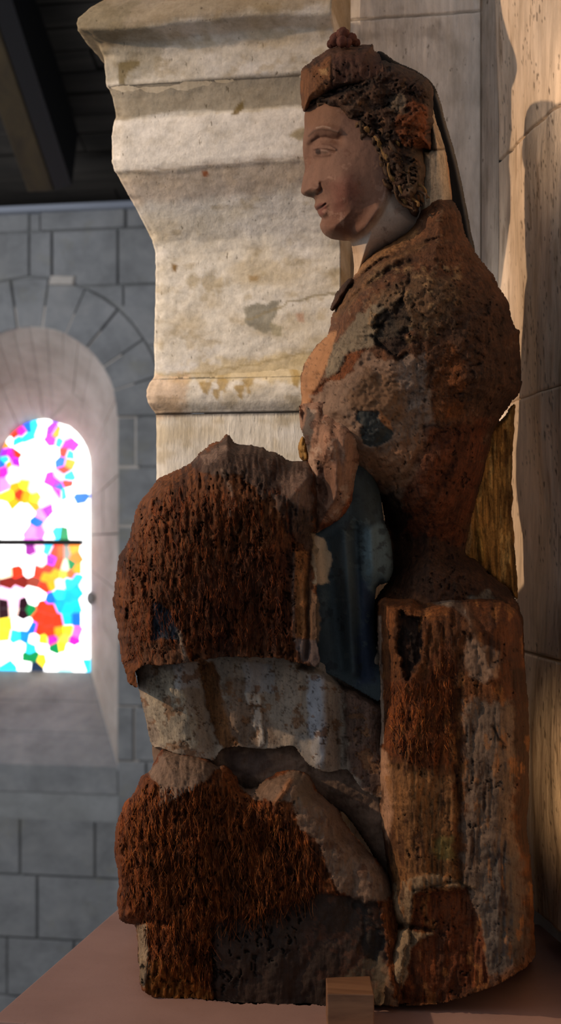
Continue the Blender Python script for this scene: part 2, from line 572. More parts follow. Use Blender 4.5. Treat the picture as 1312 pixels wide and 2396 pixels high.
# the splayed reveal of the window: each stone of it
window = empty('window_1', (gc[0], YG, gc[1]), kind='structure')
for i in range(len(outer) - 1):
    o0, o1, i0, i1 = outer[i], outer[i + 1], inner[i], inner[i + 1]
    e = 0.012
    def lerp(a, b, t): return (a[0] + (b[0] - a[0]) * t, a[1] + (b[1] - a[1]) * t)
    cut = [0.0, 0.5 + rng.uniform(-0.12, 0.12), 1.0] if i % 2 else [0.0, 1.0]
    for c0, c1 in zip(cut[:-1], cut[1:]):
        pts = []
        jit = rng.uniform(0, 0.005)
        for q, (s, yy) in enumerate(((c0 + .006, 0), (c1 - .006, 0))):
            pass
        A = lerp(o0, o1, e); B = lerp(o0, o1, 1 - e); Cc = lerp(i0, i1, 1 - e); Dd = lerp(i0, i1, e)
        def P3(a, b, t, out):
            x = a[0] + (b[0] - a[0]) * t; z = a[1] + (b[1] - a[1]) * t
            y = (YG - YW) * t
            dx, dz = x - oc[0], max(0.0, z - oc[1]); L = math.hypot(dx, dz) or 1
            k = out + (jit if out == 0 else 0)
            return (x + dx / L * k - gc[0], YW - YG + y, z + dz / L * k - gc[1])
        p = [P3(A, Dd, c0 + .003, 0), P3(A, Dd, c1 - .003, 0), P3(A, Dd, c1 - .003, .1), P3(A, Dd, c0 + .003, .1),
             P3(B, Cc, c0 + .003, 0), P3(B, Cc, c1 - .003, 0), P3(B, Cc, c1 - .003, .1), P3(B, Cc, c0 + .003, .1)]
        V, Fc = box8(p)
        link('reveal_stone', mesh_from('reveal_stone', V, Fc), M_SPLAY, window, smooth=False)
# dark joint bed behind the reveal stones
V, Fc = [], []
for (ox, oz), (ix, iz) in zip(outer, inner):
    def off(x, z, cx_, cz_, k):
        dx, dz = x - cx_, max(0.0, z - cz_); L = math.hypot(dx, dz) or 1
        return x + dx / L * k, z + dz / L * k
    a = off(ox, oz, oc[0], oc[1], .02); b = off(ix, iz, gc[0], gc[1], .02)
    c = off(ox, oz, oc[0], oc[1], .14); d = off(ix, iz, gc[0], gc[1], .14)
    V += [(a[0] - gc[0], YW - YG + .04, a[1] - gc[1]), (b[0] - gc[0], 0.0, b[1] - gc[1]), (d[0] - gc[0], 0.0, d[1] - gc[1]), (c[0] - gc[0], YW - YG + .04, c[1] - gc[1])]
for i in range(len(outer) - 1):
    q, r_ = 4 * i, 4 * i + 4
    for k in range(4): Fc.append((q + k, q + (k + 1) % 4, r_ + (k + 1) % 4, r_ + k))
link('reveal_bed', mesh_from('reveal_bed', V, Fc), M_MORTAR, window, smooth=False)
# sloping sill, three long stones
for k in range(3):
    t0, t1 = k / 3 + .004, (k + 1) / 3 - .004
    def sp(t, side, dn):
        ox = outer[0][0] if side == 0 else outer[-1][0]; ix = inner[0][0] if side == 0 else inner[-1][0]
        return (ox + (ix - ox) * t - gc[0], (YW - YG) * (1 - t), sill_o + (sill_g - sill_o) * t - dn - gc[1])
    p = [sp(t0, 0, .12), sp(t0, 1, .12), sp(t1, 1, .12), sp(t1, 0, .12), sp(t0, 0, 0), sp(t0, 1, 0), sp(t1, 1, 0), sp(t1, 0, 0)]
    V, Fc = box8(p)
    link('sill_stone', mesh_from('sill_stone', V, Fc), M_ASHLAR, window, smooth=False)

# ---- stained glass: panes from seed points (pixel positions), Voronoi cells clipped to the light
W = (255, 255, 255)
def pane_mat(rgb, s):
    key = 'glass_%d_%d_%d' % rgb
    m = bpy.data.materials.get(key)
    if m: return m
    m, nt, N, L, P = new_mat(key)
    c = lin(rgb)
    P.inputs['Base Color'].default_value = (*(c * 0.5), 1)
    P.inputs['Roughness'].default_value = 0.15
    co = N.new('ShaderNodeTexCoord').outputs['Object']
    n = noise_node(N, L, co, 22, 4, 0.6)
    e = mix(N, L, 'MULTIPLY', 0.6, tuple(c), ramp(N, L, n, [(0.3, (0.7, 0.7, 0.7)), (0.7, (1.3, 1.3, 1.3))]))
    L.new(e, P.inputs['Emission Color'])
    P.inputs['Emission Strength'].default_value = s
    return m
MAG, PUR, CYA, BLU, RED, ORA, YEL, PNK, BLK, GRN, LIL = (235, 30, 150), (140, 30, 235), (40, 205, 250), (20, 90, 235), (245, 45, 20), (250, 140, 20), (255, 215, 40), (250, 190, 225), (45, 15, 30), (20, 165, 90), (225, 120, 225)
BRN = (150, 40, 30)
seeds = [
 # arch border beads
 (8, 1040, ORA), (20, 1028, W), (33, 1018, RED), (40, 1030, CYA), (52, 1010, MAG), (66, 1000, BLU), (62, 1022, CYA), (80, 998, CYA), (98, 1005, W), (102, 988, W), (118, 1008, PUR), (130, 1016, ORA),
 (122, 1028, MAG), (140, 1032, CYA), (148, 1020, PNK), (155, 1040, MAG), (152, 1058, RED), (162, 1062, CYA), (145, 1082, BLU), (158, 1085, ORA), (170, 1046, MAG), (150, 1100, RED), (140, 1115, PNK), (158, 1115, CYA), (132, 1128, PUR), (118, 1122, MAG), (140, 1140, BLU), (156, 1132, RED), (150, 1152, CYA), (136, 1152, MAG), (126, 1160, PNK), (160, 1150, W),
 # white outer border
 (-5, 1010, W), (20, 990, W), (60, 980, W), (110, 968, W), (160, 990, W), (190, 1020, W), (205, 1070, W), (210, 1130, W), (190, 1100, W), (186, 1060, W), (185, 1140, W), (210, 1190, W), (186, 1168, BLU), (190, 1190, W), (208, 1240, W),
 # left beads
 (12, 1060, PUR), (14, 1075, CYA), (26, 1066, MAG), (4, 1088, BLU), (22, 1086, ORA), (34, 1080, PUR), (40, 1062, RED), (8, 1100, MAG), (30, 1098, PNK), (48, 1050, W),
 # upper field
 (70, 1045, W), (95, 1050, W), (60, 1075, W), (100, 1062, PNK), (82, 1075, W), (110, 1085, W), (125, 1060, W), (30, 1120, (250, 215, 225)), (60, 1110, (255, 225, 200)), (90, 1112, W), (10, 1135, LIL), (35, 1140, ORA), (58, 1135, YEL), (78, 1140, (255, 240, 190)), (20, 1160, YEL), (45, 1155, RED), (30, 1178, ORA), (60, 1160, ORA), (85, 1165, YEL), (80, 1185, ORA), (12, 1190, W), (45, 1195, W), (70, 1195, W), (105, 1150, W), (102, 1175, PNK), (95, 1205, LIL), (110, 1195, PUR), (88, 1220, BLU), (20, 1225, W), (50, 1225, W), (140, 1190, W), (165, 1180, W), (130, 1215, W), (160, 1215, W), (178, 1210, W), (75, 1245, LIL), (95, 1245, (200, 90, 210)), (112, 1235, PNK), (30, 1252, W), (130, 1250, CYA), (150, 1253, GRN), (172, 1250, W), (188, 1245, W), (118, 1255, W),
 # lower panel
 (15, 1290, W), (45, 1285, W), (72, 1285, (190, 60, 190)), (92, 1278, PNK), (112, 1282, CYA), (128, 1290, RED), (142, 1290, (245, 80, 20)), (155, 1290, (190, 190, 180)), (172, 1285, ORA), (178, 1305, (250, 110, 20)), (35, 1310, W), (60, 1315, W), (82, 1308, PNK), (98, 1312, (255, 240, 220)), (118, 1312, PUR), (112, 1330, RED), (138, 1320, (240, 60, 15)), (152, 1325, (200, 210, 180)), (168, 1322, GRN), (15, 1340, (255, 225, 190)), (40, 1338, RED), (70, 1335, W), (88, 1338, RED), (110, 1350, ORA), (130, 1345, ORA), (148, 1345, (250, 170, 60)), (165, 1345, (240, 90, 40)), (180, 1330, ORA), (20, 1362, BRN), (50, 1362, BRN), (80, 1362, (190, 80, 60)), (105, 1375, RED), (120, 1368, ORA), (140, 1365, PNK), (160, 1362, CYA), (178, 1355, (40, 160, 235)), (12, 1390, PNK), (42, 1385, PNK), (75, 1385, W), (95, 1392, W), (118, 1400, BLU), (138, 1390, CYA), (160, 1395, (20, 150, 240)), (178, 1385, (20, 150, 240)), (8, 1415, BLK), (32, 1412, PNK), (55, 1415, BLK), (78, 1405, W), (72, 1425, GRN), (98, 1418, RED), (118, 1425, RED), (140, 1415, (20, 140, 240)), (158, 1425, (20, 170, 240)), (176, 1418, (20, 160, 240)), (10, 1432, BLK), (32, 1430, (240, 200, 190)), (52, 1436, BLK), (90, 1442, RED), (112, 1450, RED), (135, 1455, RED), (158, 1450, (20, 160, 240)), (178, 1450, BLU), (15, 1460, YEL), (42, 1458, W), (62, 1462, W), (75, 1470, BLU), (92, 1475, RED), (118, 1480, RED), (138, 1478, ORA), (160, 1475, YEL), (178, 1480, (235, 90, 160)), (12, 1485, YEL), (35, 1490, CYA), (58, 1490, (20, 110, 220)), (80, 1495, W), (100, 1498, YEL), (122, 1497, MAG), (150, 1495, (250, 170, 60)), (172, 1500, MAG),
 (15, 1515, W), (45, 1515, W), (72, 1518, CYA), (98, 1515, W), (130, 1515, GRN), (145, 1512, YEL), (165, 1518, W), (182, 1520, W), (10, 1540, W), (40, 1538, W), (62, 1540, GRN), (80, 1536, GRN), (98, 1545, YEL), (120, 1540, W), (150, 1540, W), (178, 1545, W), (20, 1558, CYA), (60, 1556, W), (85, 1560, (40, 60, 90)), (120, 1558, W), (150, 1558, (170, 230, 235)), (190, 1560, W),
 (202, 1290, W), (202, 1330, W), (202, 1370, W), (202, 1410, W), (202, 1450, W), (202, 1490, W), (202, 1530, W), (203, 1555, CYA),
 (-20, 1080, CYA), (-22, 1130, W), (-20, 1180, PNK), (-22, 1230, W), (-20, 1290, W), (-20, 1340, RED), (-20, 1390, PNK), (-22, 1440, BLK), (-20, 1490, YEL), (-20, 1540, W),
]
for k in range(34): seeds.append((-60 + rng.uniform(-60, 25), 1050 + k * 15.5 + rng.uniform(-5, 5), rng.choice([W, W, CYA, RED, ORA, BLU, PNK, MAG])))
SP = [(*wxz(px, py, YG), c) for px, py, c in seeds]
light_outline = [(x, z) for x, z in inner] 
def clip_half(poly, nx, nz, d):
    out = []
    for i in range(len(poly)):
        a, b = poly[i], poly[(i + 1) % len(poly)]
        da = a[0] * nx + a[1] * nz - d; db = b[0] * nx + b[1] * nz - d
        if da <= 0: out.append(a)
        if (da < 0 < db) or (db < 0 < da):
            t = da / (da - db); out.append((a[0] + (b[0] - a[0]) * t, a[1] + (b[1] - a[1]) * t))
    return out
for i, (sx, sz, c) in enumerate(SP):
    poly = light_outline[:]
    for j, (tx, tz, _) in enumerate(SP):
        if i == j: continue
        dx, dz = tx - sx, tz - sz
        L = math.hypot(dx, dz)
        if L < 1e-6 or L > 0.5: continue
        nx, nz = dx / L, dz / L
        poly = clip_half(poly, nx, nz, nx * (sx + tx) / 2 + nz * (sz + tz) / 2 - 0.0010)
        if len(poly) < 3: break
    if len(poly) < 3: continue
    ar = abs(sum(poly[k][0] * poly[(k + 1) % len(poly)][1] - poly[(k + 1) % len(poly)][0] * poly[k][1] for k in range(len(poly)))) / 2
    if ar < 2e-5: continue
    pl = [(x - gc[0], z - gc[1]) for x, z in poly]
    V, Fc = prism(pl, -0.003, 0.003, 0.0)
    st = 3.4 if min(c) > 235 else (2.6 if max(c) > 200 else 1.0)
    link('pane', mesh_from('pane', V, Fc), pane_mat(c, st), window, smooth=False)
# saddle bar, a thick dark one between the two panels
xa, za = wxz(104, 1268, YG)
V, Fc = box(inner[0][0] - gc[0] - .02, inner[-1][0] - gc[0] - .03, -0.045, -0.008, za - 0.016 - gc[1], za + 0.012 - gc[1])
link('saddle_bar', mesh_from('saddle_bar', V, Fc), M_LEAD_SHADE, window, smooth=False)
# iron stay knob on the jamb
xk, zk = wxz(212, 1400, YG - .12)
import bmesh
def ico(r, sub=2):
    bm = bmesh.new(); bmesh.ops.create_icosphere(bm, subdivisions=sub, radius=r)
    return bm
bm = ico(0.030); bmesh.ops.scale(bm, vec=(0.7, 0.8, 1.1), verts=bm.verts)
me = bpy.data.meshes.new('jamb_hook'); bm.to_mesh(me); bm.free()
link('jamb_hook', me, M_MORTAR, window, (xk - gc[0], -0.12, zk - gc[1]))

# iron tie / cornice strip along the top of the far wall
tz = wxz(100, 493)[1]
V, Fc = box(-3.4, 1.5, YW - 0.06, YW + 0.02, tz - 0.012, tz + 0.014)
o = link('trim_1', mesh_from('trim_1', V, Fc), M_TRIM, smooth=False); tag(o, kind='structure'); bevel(o, .004)

# sloping boarded roof above the far wall
ceil = empty('ceiling', (0, 0, 0), kind='structure')
zt = Z1w + 0.03
def roof_pt(x, s): return (x, YW + 0.15 - s * 0.80, zt + s * 0.36)
s = 0.0; k = 0
while s < 2.6:
    w = 0.14
    x = -3.4
    while x < 1.6:
        L_ = rng.uniform(1.0, 1.9)
        x2 = min(x + L_, 1.7)
        lift = rng.uniform(0, 0.030)
        p0 = roof_pt(x + .003, s + .010); p1 = roof_pt(x2 - .003, s + .010); p2 = roof_pt(x2 - .003, s + w - .006); p3 = roof_pt(x + .003, s + w - .006)
        up = lambda p, d: (p[0], p[1] + d * 0.36, p[2] + d * 0.93)
        V, Fc = box8([up(p, lift) for p in (p0, p1, p2, p3)] + [up(p, .03 + lift) for p in (p0, p1, p2, p3)])
        link('plank', mesh_from('plank', V, Fc), M_PLANK, ceil, smooth=False)
        x = x2
    s += w; k += 1
V, Fc = box8([roof_pt(-3.5, -.2), roof_pt(1.8, -.2), roof_pt(1.8, 3), roof_pt(-3.5, 3)] + [up(roof_pt(*q), .1) for q in ((-3.5, -.2), (1.8, -.2), (1.8, 3), (-3.5, 3))])
V = [(x, y + .015, z + .045) for x, y, z in V]
link('roof_deck', mesh_from('roof_deck', V, Fc), M_LEAD_SHADE, ceil, smooth=False)

# rafter: a heavy square timber whose foot hangs before the wall head
def beam(pa, pb, w, h, name, label, cat):
    """timber from pa to pb (bottom centre line), w wide along x, h deep upward"""
    root = empty(name, pa, label, cat)
    d = [pb[i] - pa[i] for i in range(3)]
    q = []
    for (px_, py_, pz_) in ((0, 0, 0), tuple(d)):
        q += [(px_ - w / 2, py_, pz_), (px_ + w / 2, py_, pz_), (px_ + w / 2, py_ + h * .3, pz_ + h), (px_ - w / 2, py_ + h * .3, pz_ + h)]
    V, Fc = box8(q)
    o = link('timber', mesh_from('timber', V, Fc), M_BEAM, root, smooth=False); bevel(o, .008)
    e = .075
    q2 = [(x + w / 2 + (e / 2 if x > 0 and i % 4 in (1, 2) else 0) , y, z) for i, (x, y, z) in enumerate(q)]
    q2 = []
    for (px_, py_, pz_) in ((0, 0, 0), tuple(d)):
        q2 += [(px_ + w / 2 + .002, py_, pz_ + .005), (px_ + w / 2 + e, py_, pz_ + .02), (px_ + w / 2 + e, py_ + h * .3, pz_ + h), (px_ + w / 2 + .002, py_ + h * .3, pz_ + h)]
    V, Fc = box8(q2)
    o = link('shade_board', mesh_from('shade_board', V, Fc), M_LEAD_SHADE, root, smooth=False)  # shaded side of the rafter, added as a near-black board
    return root
pA = at(96.0, 450.0, 5.5); pB = at(-118.0, -160.0, 4.4)
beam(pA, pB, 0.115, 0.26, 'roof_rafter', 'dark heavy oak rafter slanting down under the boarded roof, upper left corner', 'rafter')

# ================================================================== SETTING: near pilaster / recess / right wall / shelf
def attr_grid(name, U, Vv, pos, colf, mat, parent=None, thick=None, loc=(0, 0, 0)):
    """grid surface sampled at U x V; pos(u,v)->xyz arrays; closed with a back shell if thick=(dx,dy,dz)"""
    uu, vv = np.meshgrid(U, Vv)
    X, Y, Z = pos(uu, vv)
    nr, nc = uu.shape
    P0 = np.stack([X, Y, Z], -1).reshape(-1, 3)
    idx = np.arange(nr * nc).reshape(nr, nc)
    Q = np.stack([idx[:-1, :-1], idx[:-1, 1:], idx[1:, 1:], idx[1:, :-1]], -1).reshape(-1, 4)
    col = colf(uu, vv).reshape(-1, 4)
    if thick is not None:
        border = np.concatenate([idx[0, :], idx[1:, -1], idx[-1, -2::-1], idx[-2:0:-1, 0]])
        nb = len(border); off = len(P0)
        P1 = P0[border] + np.array(thick)
        P0 = np.concatenate([P0, P1]); col = np.concatenate([col, col[border]])
        b2 = off + np.arange(nb)
        S = np.stack([border, b2, np.roll(b2, -1), np.roll(border, -1)], -1)
        Q = np.concatenate([Q, S])
        # back cap as a fan of quads to the centre
        cpt = P0[b2].mean(0); P0 = np.concatenate([P0, cpt[None]]); col = np.concatenate([col, col[:1]])
        c = len(P0) - 1
        k = np.arange(0, nb - 1, 2)
        Cq = np.stack([b2[k], np.full(len(k), c), b2[(k + 2) % nb], b2[(k + 1) % nb]], -1)
        Q = np.concatenate([Q, Cq])
    me = quads_mesh(name, P0 - np.array(loc), Q)
    set_layer(me, col)
    return link(name, me, mat, parent, loc if parent is None else (0, 0, 0))

def solve_p(px, X0, Y0):
    """moulding projection p whose mitre corner (X0-p, Y0-p) is seen in column px"""
    lo, hi = -0.05, 0.25
    for _ in range(40):
        p = (lo + hi) / 2
        x, y = X0 - p, Y0 - p
        xc = x * cs + y * sn; D = -x * sn + y * cs
        if CX + F * xc / D > px: lo = p
        else: hi = p
    D = -(X0 - p) * sn + (Y0 - p) * cs
    return p, D

YB = 1.90
YS = 1.80                              # front plane of the pilaster shaft
XS = at(362.0, 1000.0, YS)[0]
XR = at(797.0, 600.0, YS)[0]
prof_px = [(330, -110), (300, -60), (262, -20), (240, 2), (205, 20), (182, 38), (173, 55), (175, 70), (196, 84), (222, 100), (236, 130), (241, 165), (243, 200), (250, 208), (258, 230), (264, 262), (266, 276),
           (262, 284), (259, 300), (257, 340), (258, 385), (262, 400), (270, 408), (278, 425), (290, 448), (306, 476), (324, 508), (340, 540), (353, 565), (361, 595), (361, 650), (359, 720), (357, 800), (357, 870), (356, 884),
           (347, 896), (341, 912), (340, 928), (344, 944), (353, 957), (361, 966), (362, 975), (362, 1300), (360, 1700), (358, 2100), (358, 2420)]
prof = []
for px, py in prof_px:
    p, D = solve_p(px, XS, YS)
    prof.append((CAMZ + (HY - py) / F * D, p, py))
prof.sort()
PZ = np.array([q[0] for q in prof]); PP = np.array([q[1] for q in prof]); PYy = np.array([q[2] for q in prof])
# colour patches of the capital, in pixel columns/rows of its front
def corbel_cols(px, py):
    n = fbm(px, py, 120, 60, 5, 11); n2 = fbm(px, py, 34, 26, 5, 12)
    base = lin((214, 205, 190)); c = np.tile(base, px.shape + (1,))
    def lay(m, rgb, a=1.0):
        nonlocal c
        m = np.clip(m * a, 0, 1)[..., None]; c = c * (1 - m) + lin(rgb) * m
    lay(sstep(0.0, 0.9, n), (196, 180, 152), .8)
    lay(sstep(0.1, 0.9, -n), (222, 216, 208), .8)
    lay(sstep(0.25, 0.8, n2), (176, 158, 126), .55)
    # grey-brown weathered head; recess shade of the cavetto put into the colour
    lay(patch_mask(px, py, [(150, -150), (900, -150), (900, 60), (700, 60), (420, 70), (300, 90), (210, 150), (140, 130)], 14, 12, 5, 40), (150, 130, 98), .7)
    lay(patch_mask(px, py, [(170, 20), (330, 0), (290, 60), (420, 110), (330, 200), (235, 200), (200, 140)], 16, 10, 6, 30), (132, 122, 98), .55)
    lay(patch_mask(px, py, [(236, 202), (900, 196), (900, 268), (560, 276), (420, 268), (262, 286)], 3, 4, 7, 30), (158, 146, 126), .85)
    lay(patch_mask(px, py, [(278, 150), (330, 146), (328, 160), (300, 168), (290, 202), (276, 202)], 3, 2, 8), (120, 104, 66), .8)
    lay(patch_mask(px, py, [(258, 282), (900, 276), (900, 378), (520, 402), (262, 402)], 4, 3, 9, 30), (224, 216, 206), .8)
    lay(patch_mask(px, py, [(540, 285), (556, 262), (572, 250), (570, 272), (556, 286)], 2, 2, 10), (118, 98, 56), .9)
    lay(patch_mask(px, py, [(676, 340), (700, 322), (740, 320), (740, 345), (700, 350)], 4, 4, 3), (140, 118, 66), .7)
    lay(patch_mask(px, py, [(262, 404), (900, 384), (900, 440), (560, 470), (300, 478)], 12, 16, 13, 50), (176, 158, 142), .7)
    lay(patch_mask(px, py, [(472, 408), (486, 408), (486, 422), (474, 424)], 2, 2, 14), (150, 84, 44), .9)
    lay(patch_mask(px, py, [(570, 730), (600, 712), (650, 716), (640, 760), (624, 786), (596, 780), (576, 760)], 7, 4, 15, 20), (140, 134, 118), .9)
    lay(patch_mask(px, py, [(630, 762), (662, 772), (660, 796), (636, 792)], 4, 3, 16), (158, 148, 120), .8)
    lay(patch_mask(px, py, [(440, 650), (500, 640), (530, 672), (500, 690), (450, 670)], 14, 8, 17, 18), (160, 140, 100), .6)
    lay(patch_mask(px, py, [(402, 618), (418, 622), (412, 640), (402, 636)], 3, 3, 18), (130, 96, 40), .9)
    lay(patch_mask(px, py, [(580, 650), (606, 652), (602, 668), (584, 666)], 4, 4, 19), (150, 116, 62), .7)
    lay(patch_mask(px, py, [(690, 745), (712, 740), (712, 764), (696, 762)], 4, 4, 20), (190, 150, 124), .8)
    lay(patch_mask(px, py, [(360, 866), (900, 820), (900, 896), (700, 900), (460, 900), (360, 894)], 16, 8, 21, 30), (196, 172, 120), .6)
    for k, (a, b) in enumerate(((480, 912), (520, 905), (578, 908), (560, 920), (690, 898), (505, 925))):
        lay(patch_mask(px, py, [(a - 12, b - 14), (a + 14, b - 16), (a + 6, b + 14), (a - 4, b + 10)], 5, 3, 22 + k, 12), (164, 134, 74), .8)
    lay(patch_mask(px, py, [(330, 880), (440, 880), (430, 970), (330, 985)], 10, 10, 30), (206, 170, 134), .6)
    lay(stroke_m(px, py, [(580, 758), (680, 716), (760, 700), (800, 695)], 3.0, 31), (150, 136, 106), .8)
    lay(stroke_m(px, py, [(420, 880), (560, 862), (680, 842), (800, 825)], 3.0, 32), (168, 148, 108), .7)
    lay(stroke_m(px, py, [(240, 403), (420, 400), (560, 398), (720, 384)], 2.0, 33), (150, 132, 112), .5)
    return np.concatenate([c, np.ones(px.shape + (1,))], -1)
def stroke_m(x, y, pts, w, seed):
    xw = x + 6 * fbm(x, y, 30, octv=3, seed=seed); yw = y + 5 * fbm(x, y, 26, octv=3, seed=seed + 1)
    return 1 - sstep(0.4, 1.3, stroke_d(xw, yw, pts, w))

def moulding(name, z0, z1, parent, step=0.0022, rough=0.0009, mat=None, base=(0, 0, 0)):
    nz = max(6, int((z1 - z0) / step))
    Zs = np.linspace(z1, z0, nz)
    Wd = XR - XS
    # path parameter: left return (back to mitre), front (mitre to right corner), right return
    n_l, n_f, n_r = 26, int(Wd / step), 26
    U = np.concatenate([np.linspace(-1, 0, n_l, endpoint=False), np.linspace(0, 1, n_f, endpoint=False), np.linspace(1, 2, n_r)])
    def pos(u, z):
        p = np.interp(z, PZ, PP)
        pyy = np.interp(z, PZ, PYy)
        pxx = 362 + (797 - 362) * u
        top = sstep(950, 800, pyy)
        nn = rough * (fbm(pxx, pyy, 90, 60, 5, 41) * 0.9 + fbm(pxx, pyy, 22, 16, 4, 42) * 0.55) * (0.4 + 0.6 * top)
        # eroded arrises
        dp = np.abs(np.gradient(p, axis=0)) / abs(Zs[1] - Zs[0])
        nn = nn - 0.003 * sstep(0.3, 1.0, fbm(pxx, pyy, 60, 30, 4, 43)) * sstep(0.4, 1.5, dp)
        # wobble of the horizontal arrises
        zz_ = z + top * 0.0045 * fbm(pxx, pyy * 0 + 3, 110, 50, 4, 44)
        p = np.interp(zz_, PZ, PP) + nn
        t = np.clip(u, 0, 1)
        rc = 0.0
        xf = (XS - p) + (XR - (XS - p)) * t
        yf = YS - p
        xl = XS - p; yl = (YS - p) + (YB - 0.005 - (YS - p)) * np.clip(-u, 0, 1)
        yr = (YS - p) + (YB - 0.005 - (YS - p)) * np.clip(u - 1, 0, 1)
        X = np.where(u < 0, xl, np.where(u > 1, XR + 0.3 * nn, xf))
        Y = np.where(u < 0, yl, np.where(u > 1, yr, yf))
        # rounded, chipped corner at the mitre
        cr = np.exp(-(u * Wd / 0.010) ** 2) * (0.0025 + 0.003 * np.abs(fbm(pxx * 0, pyy, 20, 26, 4, 45)))
        return X + cr * 0.7, Y + cr * 0.7, z + 0 * p
    def colf(u, z):
        pyy = np.interp(z, PZ, PYy)
        X, Y, Z = pos(u, z)
        xc = X * cs + Y * sn; D = -X * sn + Y * cs
        return corbel_cols(CX + F * xc / D, pyy)
    return attr_grid(name, U, Zs, pos, colf, mat or M_CORBEL, parent, (0, 0.0, 0), base)

def zof(py):
    return float(np.interp(py, PYy[::-1] if PYy[0] > PYy[-1] else PYy, PZ[::-1] if PYy[0] > PYy[-1] else PZ))
capbase = (XS, YS, zof(966))
cap = empty('capital', (0, 0, 0), 'weathered cream limestone pilaster capital with stepped mouldings behind the statue', 'capital')
moulding('abacus', zof(205), zof(-110), cap)
moulding('bell', zof(887), zof(203), cap)
moulding('necking', zof(968), zof(887), cap, rough=0.0022)
sh = empty('pilaster', (0, 0, 0), 'pale tooled stone pilaster shaft rising behind the statue to the capital', 'pilaster')
z_bot = -0.9
PZ = np.concatenate([[z_bot - .1], PZ]); PP = np.concatenate([[PP[0]], PP]); PYy = np.concatenate([[4000], PYy])
zs_ = [zof(968), 0.30, -0.06, -0.45, z_bot]
for a, b in zip(zs_[:-1], zs_[1:]):
    moulding('stone', b + 0.0012, a - 0.0012, sh, step=0.005, rough=0.0012, mat=M_TOOLED)

# recess wall behind the statue (with a thin bed joint), then the narrow pier strip before the sunlit wall
YB = 1.90
def tooled_cols(rgb, dark, seed):
    def f(X, Z):
        px = X * 2000; py = Z * 2000
        n = fbm(px, py, 90, 200, 5, seed); n2 = fbm(px, py, 16, 60, 4, seed + 3)
        c = lin(rgb) * (1 + 0.14 * n[..., None] + 0.10 * n2[..., None])
        m = sstep(0.55, 0.95, fbm(px, py, 70, 90, 5, seed + 9))[..., None]
        c = c * (1 - 0.5 * m) + lin(dark) * 0.5 * m
        return np.concatenate([np.clip(c, 0, 1), np.ones(px.shape + (1,))], -1)
    return f
recess = empty('wall_back', (0, 0, 0), kind='structure')
xa = at(760.0, 0.0, YB)[0]; xb = at(1124.0, 0.0, YB)[0]; xc_ = at(1168.0, 0.0, YB)[0]
zj = [at(900.0, 42.0, YB)[2], 1.6]
zlev = [-0.9, -0.35, 0.12, 0.55, zj[0], zj[1]]
for a, b in zip(zlev[:-1], zlev[1:]):
    def pos(x, z, a=a):
        d = 0.0016 * fbm(x * 2000, z * 2000, 18, 120, 4, 61) + 0.0025 * fbm(x * 2000, z * 2000, 160, 200, 3, 62)
        edge = np.minimum(z - (a), 1)
        return x, YB + d, z
    attr_grid('stone', np.arange(xa, xb, .0028), np.arange(b - .0016, a + .0016, -.0028), pos, tooled_cols((226, 220, 212), (170, 160, 148), 63), M_TOOLED, recess, (0, .1, 0))
V, Fc = box(XS + .04, xc_, YB + .012, YB + .12, -.9, 1.6)
link('mortar_bed', mesh_from('mortar_bed', V, Fc), M_MORTAR, recess, smooth=False)
def pos(u, z):
    x = xb + (xc_ - xb) * u
    y = YB + 0.004 - 0.030 * u + 0.0012 * fbm(u * 60, z * 2000, 18, 110, 4, 66)
    return x, y, z
attr_grid('chamfer', np.linspace(0, 1, 18), np.arange(1.6, -0.9, -.004), pos, tooled_cols((190, 178, 166), (140, 128, 116), 67), M_TOOLED, recess, (0, .1, 0))

# right side wall: plane from the corner (far) toward the camera (near); stones with raised bottom edge
cA = onD(1160, 1.850, 0); cB = onD(1312, 1.60, 0)
dirw = (cB - cA).normalized(); nrm = Vector((dirw.y, -dirw.x, 0))
if nrm.x > 0: nrm = -nrm
wall_right = empty('wall_right', (0, 0, 0), kind='structure')
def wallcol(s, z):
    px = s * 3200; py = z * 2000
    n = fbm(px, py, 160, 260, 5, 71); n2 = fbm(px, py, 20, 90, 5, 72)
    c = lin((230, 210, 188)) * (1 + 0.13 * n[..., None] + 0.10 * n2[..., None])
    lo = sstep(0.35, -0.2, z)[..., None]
    c = c * (1 - .55 * lo) + lin((206, 164, 100)) * .55 * lo  # golden lamp light low on the wall, put into the colour
    m = sstep(0.5, 0.8, fbm(px, py, 50, 160, 5, 73))[..., None]
    c = c * (1 - .45 * m) + lin((140, 108, 74)) * .45 * m
    pit = sstep(0.80, 0.88, vnoise(px / 7, py / 13, 75) * sstep(.45, .6, vnoise(px / 90, py / 120, 76)))[..., None]
    c = c * (1 - .7 * pit) + lin((60, 40, 24)) * .7 * pit
    return np.concatenate([np.clip(c, 0, 1), np.ones(px.shape + (1,))], -1)
zbase = 0.035
def wallpos(s, z, bulge=0.0):
    d = 0.0011 * fbm(s * 3000, z * 2000, 60, 200, 5, 77) + 0.006 * fbm(s * 3000, z * 2000, 260, 500, 3, 78)
    return cA.x + dirw.x * s + nrm.x * d, cA.y + dirw.y * s + nrm.y * d, z
zl = [zbase, 0.345, 0.66, 0.98, 1.6]
for a, b in zip(zl[:-1], zl[1:]):
    attr_grid('stone', np.arange(0, 0.62, .0030), np.arange(b - .0008, a + .0004, -.0035), wallpos, wallcol, M_SIDE, wall_right, tuple(-nrm * .15))
